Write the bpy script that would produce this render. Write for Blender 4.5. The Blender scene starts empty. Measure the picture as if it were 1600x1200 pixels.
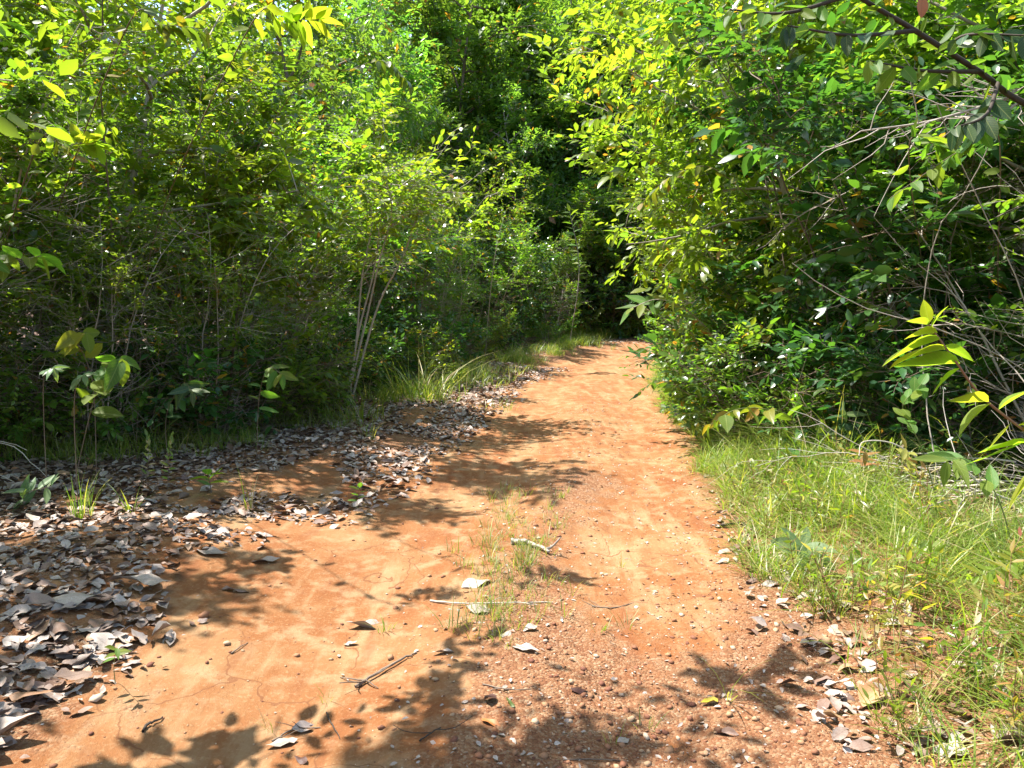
import bpy, math, random
import numpy as np
from mathutils import Vector, Matrix

R = math.radians
rng = np.random.default_rng(11)
random.seed(11)
scene = bpy.context.scene
COL = scene.collection

# ------------------------------------------------------------------ camera
EYE = 1.6
PITCH = R(6.13)
FPX = 1210.0                      # focal length in pixels of a 1600 px wide picture
cam_d = bpy.data.cameras.new('camera')
cam_d.sensor_width = 36.0
cam_d.lens = 36.0 * FPX / 1600.0
cam_d.clip_start = 0.05
cam_d.clip_end = 2000.0
cam = bpy.data.objects.new('camera', cam_d)
cam.location = (0, 0, EYE)
cam.rotation_euler = (math.pi / 2 - PITCH, 0, 0)
COL.objects.link(cam)
scene.camera = cam

# ------------------------------------------------------------------ sky and sun
SUN = Vector((-0.42, 0.16, 0.895)).normalized()
world = bpy.data.worlds.new('World')
scene.world = world
world.use_nodes = True
wn = world.node_tree
bg = wn.nodes['Background']
sky = wn.nodes.new('ShaderNodeTexSky')
sky.sky_type = 'NISHITA'
sky.sun_disc = False
sky.sun_elevation = math.asin(SUN.z)
sky.sun_rotation = math.atan2(SUN.x, SUN.y)
sky.air_density = 1.0
sky.dust_density = 1.5
wn.links.new(sky.outputs[0], bg.inputs[0])
bg.inputs[1].default_value = 0.15
sun_d = bpy.data.lights.new('sun', 'SUN')
sun_d.energy = 5.0
sun_d.angle = R(0.53)
sun_d.color = (1.0, 0.955, 0.88)
sun = bpy.data.objects.new('sun', sun_d)
sun.rotation_euler = SUN.to_track_quat('Z', 'Y').to_euler()
sun.location = (-20, 10, 40)
COL.objects.link(sun)
vs = scene.view_settings
vs.view_transform = 'Standard'
vs.look = 'None'
vs.gamma = 1.0
vs.use_curve_mapping = False
vs.exposure = 1.58
scene.cycles.max_bounces = 8
scene.cycles.diffuse_bounces = 4
scene.cycles.glossy_bounces = 3
scene.cycles.transmission_bounces = 5
scene.cycles.caustics_reflective = False
scene.cycles.caustics_refractive = False

# ------------------------------------------------------------------ helpers: objects
def tag(o, label=None, cat=None, group=None, kind=None):
    if label: o['label'] = label
    if cat: o['category'] = cat
    if group: o['group'] = group
    if kind: o['kind'] = kind
    return o

def link(name, me, parent=None, loc=None):
    o = bpy.data.objects.new(name, me)
    COL.objects.link(o)
    if parent is not None: o.parent = parent
    if loc is not None: o.location = loc
    return o

def empty(name, loc, rz=0.0, sc=1.0):
    o = bpy.data.objects.new(name, None)
    o.empty_display_size = 0.2
    o.location = loc
    o.rotation_euler = (0, 0, rz)
    o.scale = (sc, sc, sc)
    COL.objects.link(o)
    return o

def np_mesh(name, V, faces, mats, smooth=True, uv=None, mat_idx=None):
    """V (n,3); faces: list of int arrays (m,k), one array for each face size"""
    me = bpy.data.meshes.new(name)
    V = np.asarray(V, np.float32)
    me.vertices.add(len(V))
    me.vertices.foreach_set('co', V.ravel())
    loops = np.concatenate([f.ravel() for f in faces]).astype(np.int32)
    sizes = np.concatenate([np.full(len(f), f.shape[1], np.int32) for f in faces])
    starts = np.concatenate([[0], np.cumsum(sizes)[:-1]]).astype(np.int32)
    me.loops.add(len(loops))
    me.loops.foreach_set('vertex_index', loops)
    me.polygons.add(len(sizes))
    me.polygons.foreach_set('loop_start', starts)
    if mat_idx is not None:
        me.polygons.foreach_set('material_index', np.asarray(mat_idx, np.int32))
    if uv is not None:
        l = me.uv_layers.new(name='leaf_uv')
        l.data.foreach_set('uv', np.asarray(uv, np.float32)[loops].ravel())
    me.update(calc_edges=True)
    me.polygons.foreach_set('use_smooth', np.full(len(sizes), smooth, bool))
    for m in (mats if isinstance(mats, (list, tuple)) else [mats]):
        me.materials.append(m)
    return me

def nrm(a):
    a = np.asarray(a, float)
    return a / np.maximum(np.linalg.norm(a, axis=-1, keepdims=True), 1e-9)

# ------------------------------------------------------------------ helpers: noise and terrain
_perm = np.random.default_rng(3).random((256, 256))
def vnoise(x, y, f=1.0):
    x = np.asarray(x, float) * f + 37.3; y = np.asarray(y, float) * f + 91.7
    xi = np.floor(x).astype(int); yi = np.floor(y).astype(int)
    u = x - xi; v = y - yi
    u = u * u * (3 - 2 * u); v = v * v * (3 - 2 * v)
    g = lambda a, b: _perm[a % 256, b % 256]
    return (g(xi, yi) * (1 - u) * (1 - v) + g(xi + 1, yi) * u * (1 - v)
            + g(xi, yi + 1) * (1 - u) * v + g(xi + 1, yi + 1) * u * v) * 2 - 1

_ctrl = np.array([(-0.6, -40), (-0.5, -8), (-0.3, 0), (-0.1, 2.65), (0.12, 4.84), (0.8, 8.4), (1.6, 14.9),
                  (3.05, 20.5), (5.4, 26), (9.0, 29.0), (14, 30.6), (20, 32), (60, 33), (120, 34)], float)
def _catmull(P, n):
    out = []
    Q = np.vstack([2 * P[0] - P[1], P, 2 * P[-1] - P[-2]])
    for i in range(1, len(Q) - 2):
        a, b, c, d = Q[i - 1], Q[i], Q[i + 1], Q[i + 2]
        for t in np.linspace(0, 1, n, endpoint=False):
            out.append(0.5 * (2 * b + (c - a) * t + (2 * a - 5 * b + 4 * c - d) * t * t + (3 * b - a - 3 * c + d) * t ** 3))
    out.append(P[-1])
    return np.array(out)
CL = _catmull(_ctrl, 9)
CLT = nrm(np.gradient(CL, axis=0))
HALF = 1.52

def side(x, y):
    """signed distance from the centre line of the track, right of it positive"""
    x = np.atleast_1d(np.asarray(x, float)).ravel(); y = np.atleast_1d(np.asarray(y, float)).ravel()
    out = np.empty(len(x))
    for i in range(0, len(x), 40000):
        dx = x[i:i + 40000, None] - CL[None, :, 0]; dy = y[i:i + 40000, None] - CL[None, :, 1]
        d2 = dx * dx + dy * dy
        k = d2.argmin(1); r = np.arange(len(k))
        ax = dx[r, k]; ay = dy[r, k]
        tx = CLT[k, 0]; ty = CLT[k, 1]
        lat = ax * ty - ay * tx
        out[i:i + 40000] = np.where(lat < 0, -1, 1) * np.maximum(np.abs(lat), np.sqrt(np.maximum(d2[r, k] - (ax * tx + ay * ty) ** 2, 0)))
    return out

def smooth01(a, lo, hi):
    t = np.clip((np.asarray(a) - lo) / (hi - lo), 0, 1)
    return t * t * (3 - 2 * t)

def height(x, y, s=None):
    x = np.atleast_1d(np.asarray(x, float)).ravel(); y = np.atleast_1d(np.asarray(y, float)).ravel()
    if s is None: s = side(x, y)
    inside = 1 - smooth01(np.abs(s), 1.2, 1.9)
    z = -0.045 * np.exp(-((s + 0.78) / 0.42) ** 2) - 0.04 * np.exp(-((s - 0.62) / 0.4) ** 2)
    z = z * inside + 0.012 * np.exp(-(s / 0.3) ** 2)
    a = np.abs(s)
    z = z + 0.10 * smooth01(a, 1.4, 2.6) + 0.16 * smooth01(a, 2.6, 6) + 0.1 * smooth01(a, 6, 14)
    z = z + 0.05 * vnoise(x, y, 0.35) * smooth01(a, 0.8, 3.0) + 0.022 * vnoise(x, y, 1.3)
    return z

def hz(x, y): return float(height([x], [y])[0])

def fine(x, y, s):
    """small relief of the soil, millimetres"""
    g = 0.35 + 0.65 * smooth01(s, -0.35, 0.5)
    return g * (0.008 * vnoise(x, y, 6) + 0.007 * vnoise(x, y, 15) + 0.005 * vnoise(x, y, 34))

def ray(px, py):
    u = (px - 800) / FPX; v = (600 - py) / FPX
    c, s_ = math.cos(PITCH), math.sin(PITCH)
    return Vector((u, c + v * s_, -s_ + v * c))
def at(px, py, Y):
    """the point at distance Y ahead that a sight line through (px, py) meets"""
    d = ray(px, py)
    return Vector((0, 0, EYE)) + d * (Y / d.y)
def ground_at(px, py):
    d = ray(px, py); t = EYE / max(-d.z, 1e-3)
    for _ in range(6):
        p = Vector((0, 0, EYE)) + d * t
        t = (EYE - hz(p.x, p.y)) / max(-d.z, 1e-3)
    p = Vector((0, 0, EYE)) + d * t
    return Vector((p.x, p.y, hz(p.x, p.y)))

# ------------------------------------------------------------------ materials
def new_mat(name):
    m = bpy.data.materials.new(name)
    m.use_nodes = True
    nt = m.node_tree
    nt.nodes.clear()
    out = nt.nodes.new('ShaderNodeOutputMaterial')
    return m, nt, out

def N(nt, typ, **kw):
    n = nt.nodes.new(typ)
    for k, v in kw.items():
        if k == 'ins':
            for a, b in v.items(): n.inputs[a].default_value = b
        else: setattr(n, k, v)
    return n

def ramp(nt, fac, stops, interp='LINEAR'):
    r = nt.nodes.new('ShaderNodeValToRGB')
    r.color_ramp.interpolation = interp
    e = r.color_ramp.elements
    while len(e) < len(stops): e.new(0.5)
    for el, (p, c) in zip(e, stops):
        el.position = p
        el.color = (c[0], c[1], c[2], 1)
    if fac is not None: nt.links.new(fac, r.inputs[0])
    return r.outputs[0]

def mixc(nt, fac, a, b, mode='MIX'):
    m = nt.nodes.new('ShaderNodeMix')
    m.data_type = 'RGBA'; m.blend_type = mode
    for sock, v in ((m.inputs[0], fac), (m.inputs[6], a), (m.inputs[7], b)):
        if isinstance(v, (int, float)): sock.default_value = v
        elif isinstance(v, tuple): sock.default_value = (v[0], v[1], v[2], 1)
        else: nt.links.new(v, sock)
    return m.outputs[2]

def math_n(nt, op, a, b=0.0, clamp=False):
    m = nt.nodes.new('ShaderNodeMath'); m.operation = op; m.use_clamp = clamp
    for sock, v in ((m.inputs[0], a), (m.inputs[1], b)):
        if isinstance(v, (int, float)): sock.default_value = v
        else: nt.links.new(v, sock)
    return m.outputs[0]

def noise(nt, scale, detail=4, rough=0.55, vec=None):
    n = N(nt, 'ShaderNodeTexNoise', ins={'Scale': scale, 'Detail': detail, 'Roughness': rough})
    if vec is not None: nt.links.new(vec, n.inputs['Vector'])
    return n.outputs['Fac']

def leaf_rand(nt):
    g = N(nt, 'ShaderNodeNewGeometry'); o = N(nt, 'ShaderNodeObjectInfo')
    s = math_n(nt, 'ADD', g.outputs['Random Per Island'], o.outputs['Random'])
    return math_n(nt, 'FRACT', s), o.outputs['Random'], g

def leaf_material(name, stops, trans=0.52, tint=(2.55, 2.65, 0.8), rough=0.28, spec=0.5, tree_var=0.35, vein=False, clump=False):
    m, nt, out = new_mat(name)
    r, orand, geo = leaf_rand(nt)
    tco = N(nt, 'ShaderNodeTexCoord')
    cl = noise(nt, 1.5, 2, 0.5, tco.outputs['Object'])
    r2 = math_n(nt, 'ADD', math_n(nt, 'MULTIPLY', r, 0.62), math_n(nt, 'MULTIPLY', math_n(nt, 'SUBTRACT', cl, 0.32), 1.0), clamp=True) if clump else r
    col = ramp(nt, r2, stops)
    if clump:
        odd = math_n(nt, 'GREATER_THAN', math_n(nt, 'FRACT', math_n(nt, 'MULTIPLY', r, 37.0)), 0.975)
        col = mixc(nt, odd, col, (0.24, 0.13, 0.03))
    hsv = N(nt, 'ShaderNodeHueSaturation')
    nt.links.new(col, hsv.inputs['Color'])
    nt.links.new(math_n(nt, 'MULTIPLY_ADD', orand, 0.0) if False else math_n(nt, 'ADD', math_n(nt, 'MULTIPLY', orand, tree_var), 1 - tree_var / 2), hsv.inputs['Value'])
    nt.links.new(math_n(nt, 'ADD', math_n(nt, 'MULTIPLY', orand, 0.05 * tree_var / 0.35), 0.475 + 0.025 * (1 - tree_var / 0.35)), hsv.inputs['Hue'])
    col = hsv.outputs[0]
    if vein:
        uv = N(nt, 'ShaderNodeUVMap', uv_map='leaf_uv')
        sep = N(nt, 'ShaderNodeSeparateXYZ'); nt.links.new(uv.outputs[0], sep.inputs[0])
        v = math_n(nt, 'ABSOLUTE', math_n(nt, 'SUBTRACT', sep.outputs[1], 0.5))
        mid = math_n(nt, 'LESS_THAN', v, 0.022)
        # side veins: slanted bands
        sl = math_n(nt, 'SUBTRACT', math_n(nt, 'MULTIPLY', sep.outputs[0], 9.0), math_n(nt, 'MULTIPLY', v, 5.0))
        sv = math_n(nt, 'LESS_THAN', math_n(nt, 'FRACT', sl), 0.11)
        vm = math_n(nt, 'MAXIMUM', mid, math_n(nt, 'MULTIPLY', sv, 0.5))
        col = mixc(nt, math_n(nt, 'MULTIPLY', vm, 0.5), col, (0.22, 0.26, 0.08))
        blotch = ramp(nt, noise(nt, 26, 3), [(0.56, (0, 0, 0)), (0.68, (1, 1, 1))])
        bw = nt.nodes.new('ShaderNodeRGBToBW'); nt.links.new(blotch, bw.inputs[0])
        col = mixc(nt, math_n(nt, 'MULTIPLY', bw.outputs[0], 0.4), col, (0.17, 0.11, 0.035))
    back = mixc(nt, 1.0, col, (1.25, 1.2, 1.5), 'MULTIPLY')
    colf = mixc(nt, geo.outputs['Backfacing'], col, back)
    p = N(nt, 'ShaderNodeBsdfPrincipled', ins={'Roughness': rough, 'Specular IOR Level': spec})
    nt.links.new(colf, p.inputs['Base Color'])
    t = N(nt, 'ShaderNodeBsdfTranslucent')
    nt.links.new(mixc(nt, 1.0, col, tint, 'MULTIPLY'), t.inputs['Color'])
    mx = N(nt, 'ShaderNodeMixShader', ins={0: trans})
    nt.links.new(p.outputs[0], mx.inputs[1]); nt.links.new(t.outputs[0], mx.inputs[2])
    nt.links.new(mx.outputs[0], out.inputs[0])
    return m

G_DK, G_MD, G_LT, G_YL = (0.042, 0.090, 0.018), (0.070, 0.130, 0.020), (0.110, 0.170, 0.022), (0.18, 0.20, 0.028)
OR, BR = (0.30, 0.12, 0.02), (0.13, 0.075, 0.035)
M_SMALL = leaf_material('scrub_leaf', [(0, G_DK), (0.3, G_MD), (0.7, G_LT), (1, G_YL)], clump=True)
M_LIME = leaf_material('lime_leaf', [(0, G_MD), (0.3, G_LT), (0.75, (0.14, 0.19, 0.025)), (1, (0.2, 0.22, 0.03))], trans=0.56, clump=True)
M_GLOSS = leaf_material('glossy_dark_leaf', [(0, (0.022, 0.060, 0.020)), (0.5, (0.04, 0.092, 0.024)), (0.9, G_MD), (1, G_LT)], clump=True, trans=0.42, rough=0.27, spec=0.6)
M_FOREST = leaf_material('forest_leaf', [(0, (0.05, 0.11, 0.03)), (0.4, (0.085, 0.16, 0.036)), (0.85, (0.125, 0.2, 0.04)), (1, G_YL)], trans=0.55, rough=0.3, tree_var=0.35, clump=True)
M_FEATHER = leaf_material('feathery_leaf', [(0, (0.05, 0.10, 0.03)), (0.6, (0.10, 0.16, 0.03)), (1, (0.15, 0.19, 0.04))], trans=0.5, rough=0.5, spec=0.3)
M_BLUEGREEN = leaf_material('blue_green_leaf', [(0, (0.075, 0.135, 0.05)), (1, (0.12, 0.19, 0.075))], trans=0.35, rough=0.45, spec=0.35, vein=True)
M_BIG = leaf_material('broad_leaf', [(0, (0.055, 0.12, 0.022)), (0.6, (0.085, 0.16, 0.024)), (1, (0.13, 0.19, 0.026))], trans=0.5, rough=0.5, spec=0.2, vein=True)
M_BIGLIME = leaf_material('broad_lime_leaf', [(0, (0.13, 0.19, 0.022)), (0.8, (0.17, 0.22, 0.024)), (1, (0.21, 0.22, 0.028))], trans=0.6, rough=0.45, spec=0.2, vein=True)
M_BIGOLIVE = leaf_material('broad_olive_leaf', [(0, (0.06, 0.10, 0.018)), (0.8, (0.11, 0.15, 0.02)), (0.95, (0.15, 0.16, 0.022)), (1, (0.22, 0.13, 0.025))], trans=0.42, rough=0.33, vein=True)
M_DARKBIG = leaf_material('broad_dark_leaf', [(0, (0.018, 0.05, 0.018)), (0.8, (0.035, 0.08, 0.024)), (1, (0.07, 0.12, 0.02))], trans=0.35, rough=0.45, spec=0.3, vein=True)
M_PINK = leaf_material('young_orange_leaf', [(0, (0.22, 0.17, 0.04)), (0.5, (0.2, 0.2, 0.04)), (1, (0.28, 0.13, 0.05))], trans=0.45, rough=0.4)
M_GRASS = leaf_material('grass_blade', [(0, (0.08, 0.13, 0.018)), (0.45, (0.125, 0.18, 0.022)), (0.75, (0.18, 0.22, 0.035)), (0.88, (0.26, 0.24, 0.08)), (1, (0.34, 0.27, 0.15))], trans=0.42, rough=0.42, tree_var=0.2)
M_DRYGRASS = leaf_material('thin_weed', [(0, (0.10, 0.15, 0.03)), (0.6, (0.15, 0.18, 0.04)), (1, (0.26, 0.23, 0.10))], trans=0.35, rough=0.5, tree_var=0.2)

def dead_material(name, stops):
    m, nt, out = new_mat(name)
    r, orand, geo = leaf_rand(nt)
    col = ramp(nt, r, stops)
    tc = N(nt, 'ShaderNodeTexCoord')
    n1 = noise(nt, 55, 4, 0.6, tc.outputs['Object'])
    col = mixc(nt, ramp(nt, n1, [(0.35, (0, 0, 0)), (0.7, (1, 1, 1))]), col, mixc(nt, 1.0, col, (0.72, 0.62, 0.55), 'MULTIPLY'))
    uv = N(nt, 'ShaderNodeUVMap', uv_map='leaf_uv')
    sep = N(nt, 'ShaderNodeSeparateXYZ'); nt.links.new(uv.outputs[0], sep.inputs[0])
    v = math_n(nt, 'ABSOLUTE', math_n(nt, 'SUBTRACT', sep.outputs[1], 0.5))
    sv = math_n(nt, 'LESS_THAN', math_n(nt, 'FRACT', math_n(nt, 'SUBTRACT', math_n(nt, 'MULTIPLY', sep.outputs[0], 10.0), math_n(nt, 'MULTIPLY', v, 6.0))), 0.12)
    vm = math_n(nt, 'MAXIMUM', math_n(nt, 'LESS_THAN', v, 0.03), math_n(nt, 'MULTIPLY', sv, 0.6))
    col = mixc(nt, math_n(nt, 'MULTIPLY', vm, 0.4), col, mixc(nt, 1.0, col, (0.6, 0.52, 0.45), 'MULTIPLY'))
    p = N(nt, 'ShaderNodeBsdfPrincipled', ins={'Roughness': 0.5, 'Specular IOR Level': 0.4})
    nt.links.new(col, p.inputs['Base Color'])
    b = N(nt, 'ShaderNodeBump', ins={'Strength': 0.35, 'Distance': 0.003}); nt.links.new(n1, b.inputs['Height'])
    nt.links.new(b.outputs[0], p.inputs['Normal'])
    nt.links.new(p.outputs[0], out.inputs[0])
    return m
M_DEAD = dead_material('dead_leaf', [(0, (0.12, 0.068, 0.047)), (0.16, (0.21, 0.135, 0.1)), (0.36, (0.28, 0.215, 0.18)), (0.6, (0.33, 0.28, 0.25)), (0.86, (0.42, 0.37, 0.335)), (0.93, (0.34, 0.21, 0.125)), (1, (0.27, 0.13, 0.07))])
M_PALEDEAD = dead_material('bleached_leaf', [(0, (0.29, 0.24, 0.205)), (0.6, (0.37, 0.315, 0.27)), (1, (0.44, 0.39, 0.34))])
M_TANDEAD = dead_material('tan_leaf', [(0, (0.36, 0.23, 0.12)), (1, (0.48, 0.32, 0.17))])
M_DARKDEAD = dead_material('dark_brown_leaf', [(0, (0.07, 0.03, 0.022)), (1, (0.13, 0.055, 0.035))])
M_ORANGEDEAD = dead_material('orange_leaf', [(0, (0.38, 0.13, 0.04)), (1, (0.45, 0.17, 0.05))])
M_YELLOWDEAD = dead_material('yellow_leaf', [(0, (0.42, 0.33, 0.03)), (1, (0.46, 0.38, 0.04))])

def bark_material(name, a, b, scale=40):
    m, nt, out = new_mat(name)
    tc = N(nt, 'ShaderNodeTexCoord')
    mp = N(nt, 'ShaderNodeMapping'); mp.inputs['Scale'].default_value = (1, 1, 0.25)
    nt.links.new(tc.outputs['Object'], mp.inputs[0])
    n1 = noise(nt, scale, 5, 0.6, mp.outputs[0]); n2 = noise(nt, scale / 8, 3, 0.5, tc.outputs['Object'])
    g = N(nt, 'ShaderNodeNewGeometry')
    f = math_n(nt, 'ADD', math_n(nt, 'MULTIPLY', n1, 0.6), math_n(nt, 'MULTIPLY', math_n(nt, 'ADD', n2, g.outputs['Random Per Island']), 0.25))
    col = ramp(nt, f, [(0.3, a), (0.75, b)])
    p = N(nt, 'ShaderNodeBsdfPrincipled', ins={'Roughness': 0.75, 'Specular IOR Level': 0.3})
    nt.links.new(col, p.inputs['Base Color'])
    bp = N(nt, 'ShaderNodeBump', ins={'Strength': 0.5, 'Distance': 0.004}); nt.links.new(n1, bp.inputs['Height'])
    nt.links.new(bp.outputs[0], p.inputs['Normal'])
    nt.links.new(p.outputs[0], out.inputs[0])
    return m
M_BARK = bark_material('brown_bark', (0.07, 0.045, 0.03), (0.22, 0.165, 0.12))
M_GREYBARK = bark_material('grey_bark', (0.20, 0.165, 0.135), (0.46, 0.40, 0.34))
M_DARKBARK = bark_material('dark_bark', (0.018, 0.014, 0.01), (0.07, 0.05, 0.036))
M_DEADWOOD = bark_material('bleached_wood', (0.25, 0.2, 0.16), (0.55, 0.49, 0.42))
M_REDSTEM = bark_material('reddish_stem', (0.16, 0.07, 0.04), (0.30, 0.16, 0.09))
M_GREENSTEM = bark_material('green_stem', (0.08, 0.11, 0.03), (0.17, 0.19, 0.06))

def soil_material():
    m, nt, out = new_mat('laterite_soil')
    geo = N(nt, 'ShaderNodeNewGeometry')
    pos = geo.outputs['Position']
    at_ = N(nt, 'ShaderNodeAttribute', attribute_name='zones')
    sep = N(nt, 'ShaderNodeSeparateColor'); nt.links.new(at_.outputs['Color'], sep.inputs[0])
    track, gravel, humus = sep.outputs[0], sep.outputs[1], sep.outputs[2]
    big = noise(nt, 1.1, 5, 0.6, pos); mid = noise(nt, 7, 5, 0.62, pos); fin = noise(nt, 60, 5, 0.65, pos); vfin = noise(nt, 240, 3, 0.6, pos)
    packed = ramp(nt, big, [(0.3, (0.23, 0.080, 0.026)), (0.48, (0.265, 0.108, 0.039)), (0.66, (0.33, 0.178, 0.082))])
    packed = mixc(nt, math_n(nt, 'MULTIPLY', ramp_bw(nt, mid, 0.47, 0.68), 0.75), packed, (0.38, 0.25, 0.14))
    packed = mixc(nt, math_n(nt, 'MULTIPLY', ramp_bw(nt, fin, 0.5, 0.72), 0.45), packed, (0.48, 0.32, 0.18))
    mp = N(nt, 'ShaderNodeMapping'); mp.inputs['Scale'].default_value = (3.2, 0.55, 1.0); mp.inputs['Rotation'].default_value = (0, 0, 0.12)
    nt.links.new(pos, mp.inputs[0])
    wash = noise(nt, 1.6, 6, 0.65, mp.outputs[0])
    packed = mixc(nt, math_n(nt, 'MULTIPLY', ramp_bw(nt, wash, 0.5, 0.66), 0.55), packed, (0.40, 0.27, 0.15))
    packed = mixc(nt, math_n(nt, 'MULTIPLY', ramp_bw(nt, wash, 0.48, 0.34), 0.5), packed, (0.20, 0.062, 0.022))
    red = ramp(nt, mid, [(0.3, (0.18, 0.068, 0.031)), (0.55, (0.25, 0.118, 0.056)), (0.75, (0.34, 0.21, 0.118))])
    vor = N(nt, 'ShaderNodeTexVoronoi', ins={'Scale': 85.0}); nt.links.new(pos, vor.inputs['Vector'])
    sc = N(nt, 'ShaderNodeSeparateColor'); nt.links.new(vor.outputs['Color'], sc.inputs[0])
    grains = ramp(nt, sc.outputs[0], [(0, (0.14, 0.05, 0.026)), (0.4, (0.24, 0.105, 0.05)), (0.75, (0.33, 0.195, 0.11)), (1, (0.45, 0.34, 0.23))])
    red = mixc(nt, 0.5, red, grains)
    gm = math_n(nt, 'ADD', gravel, math_n(nt, 'MULTIPLY', math_n(nt, 'SUBTRACT', mid, 0.5), 1.3), clamp=True)
    gm = ramp_bw(nt, gm, 0.3, 0.7)
    col = mixc(nt, gm, packed, red)
    hum = ramp(nt, fin, [(0.3, (0.07, 0.04, 0.026)), (0.7, (0.19, 0.11, 0.07))])
    hm = ramp_bw(nt, math_n(nt, 'ADD', humus, math_n(nt, 'MULTIPLY', math_n(nt, 'SUBTRACT', mid, 0.5), 0.9)), 0.35, 0.75)
    col = mixc(nt, hm, col, hum)
    # hairline drying cracks in the packed soil
    wob = N(nt, 'ShaderNodeVectorMath', operation='MULTIPLY_ADD')
    nt.links.new(N_noisecol(nt, 3.0, pos), wob.inputs[0]); wob.inputs[1].default_value = (0.5, 0.5, 0.5); nt.links.new(pos, wob.inputs[2])
    cr = N(nt, 'ShaderNodeTexVoronoi', feature='DISTANCE_TO_EDGE', ins={'Scale': 1.7}); nt.links.new(wob.outputs[0], cr.inputs['Vector'])
    crk = math_n(nt, 'MULTIPLY', math_n(nt, 'LESS_THAN', cr.outputs['Distance'], 0.008), math_n(nt, 'MULTIPLY', track, math_n(nt, 'GREATER_THAN', big, 0.5)))
    crk = math_n(nt, 'MULTIPLY', crk, math_n(nt, 'SUBTRACT', 1.0, gm))
    col = mixc(nt, math_n(nt, 'MULTIPLY', crk, 0.75), col, (0.2, 0.08, 0.035))
    p = N(nt, 'ShaderNodeBsdfPrincipled', ins={'Roughness': 0.9, 'Specular IOR Level': 0.2})
    col = mixc(nt, 1.0, col, (0.84, 0.825, 0.785), 'MULTIPLY')
    nt.links.new(col, p.inputs['Base Color'])
    hgt = math_n(nt, 'ADD', math_n(nt, 'MULTIPLY', fin, 0.9), math_n(nt, 'MULTIPLY', vfin, 0.35))
    hgt = math_n(nt, 'ADD', hgt, math_n(nt, 'MULTIPLY', math_n(nt, 'SUBTRACT', 0.6, vor.outputs['Distance']), math_n(nt, 'MULTIPLY', gm, 1.1)))
    hgt = math_n(nt, 'SUBTRACT', hgt, math_n(nt, 'MULTIPLY', crk, 0.8))
    b = N(nt, 'ShaderNodeBump', ins={'Strength': 0.8, 'Distance': 0.011}); nt.links.new(hgt, b.inputs['Height'])
    nt.links.new(b.outputs[0], p.inputs['Normal'])
    nt.links.new(p.outputs[0], out.inputs[0])
    return m
def ramp_bw(nt, fac, lo, hi):
    mr = N(nt, 'ShaderNodeMapRange', interpolation_type='SMOOTHSTEP', ins={1: lo, 2: hi, 3: 0.0, 4: 1.0})
    nt.links.new(fac, mr.inputs[0])
    return mr.outputs[0]
def N_noisecol(nt, scale, vec):
    n = N(nt, 'ShaderNodeTexNoise', ins={'Scale': scale, 'Detail': 3.0}); nt.links.new(vec, n.inputs['Vector'])
    return n.outputs['Color']
M_SOIL = soil_material()

def stone_material():
    m, nt, out = new_mat('laterite_pebble')
    r, orand, geo = leaf_rand(nt)
    col = ramp(nt, r, [(0, (0.13, 0.05, 0.03)), (0.4, (0.21, 0.095, 0.05)), (0.7, (0.29, 0.16, 0.085)), (0.92, (0.38, 0.26, 0.16)), (1, (0.48, 0.39, 0.30))])
    n1 = noise(nt, 120, 4, 0.6, geo.outputs['Position'])
    col = mixc(nt, math_n(nt, 'MULTIPLY', n1, 0.5), col, mixc(nt, 1.0, col, (1.35, 1.2, 1.05), 'MULTIPLY'))
    p = N(nt, 'ShaderNodeBsdfPrincipled', ins={'Roughness': 0.8, 'Specular IOR Level': 0.3})
    nt.links.new(col, p.inputs['Base Color'])
    b = N(nt, 'ShaderNodeBump', ins={'Strength': 0.5, 'Distance': 0.003}); nt.links.new(n1, b.inputs['Height'])
    nt.links.new(b.outputs[0], p.inputs['Normal']); nt.links.new(p.outputs[0], out.inputs[0])
    return m
M_STONE = stone_material()

# ------------------------------------------------------------------ the ground and the track: one sheet, split along the worn edge
def axis(lo, hi, fine_lo, fine_hi, step, grow):
    a = list(np.arange(fine_lo, fine_hi + 1e-6, step))
    s = step
    while a[-1] < hi: s *= grow; a.append(a[-1] + s)
    s = step; b = []
    c = fine_lo
    while c > lo: s *= grow; c -= s; b.append(c)
    return np.array(b[::-1] + a)
gx = axis(-260, 260, -3.4, 3.4, 0.024, 1.06)
ys = [2.1]
while ys[-1] < 420:
    y_ = ys[-1]
    ys.append(y_ + (0.0062 * y_ if y_ < 12 else 0.012 * y_ if y_ < 42 else 0.08 * y_))
yb = axis(-260, 2.1, 2.1, 2.1, 0.03, 1.12)[:-1]
gy = np.concatenate([yb[yb < 2.09], np.array(ys)])
GX, GY = np.meshgrid(gx, gy)
fx, fy = GX.ravel(), GY.ravel()
S = side(fx, fy)
Z = height(fx, fy, S) + fine(fx, fy, S) * (fy < 20)
edge = HALF + 0.16 * vnoise(fx, fy, 0.9) + 0.07 * vnoise(fx, fy, 3.1)
track_m = 1 - smooth01(np.abs(S), edge - 0.25, edge + 0.35)
gravel_m = np.clip(smooth01(S, 0.9, 1.6) * 0.9 + 0.55 * np.exp(-((S - 0.05) / 0.33) ** 2) * smooth01(12 - fy, 0, 6)
                   + 0.55 * smooth01(S, -0.2, 0.4) * smooth01(5.5 - fy, 0, 2.5) + 0.35 * vnoise(fx, fy, 0.8) + 0.5 * smooth01(-S, 1.35, 1.9), 0, 1)
humus_m = np.clip(smooth01(np.abs(S), edge + 0.9, edge + 2.6), 0, 1)
nxg, nyg = len(gx), len(gy)
idx = np.arange(nxg * nyg).reshape(nyg, nxg)
Q = np.stack([idx[:-1, :-1], idx[:-1, 1:], idx[1:, 1:], idx[1:, :-1]], -1).reshape(-1, 4)
is_track = (np.abs(S[Q]).mean(1) < edge[Q].mean(1)) & (fy[Q].mean(1) > -30) & (fx[Q].mean(1) < 60)
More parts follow.
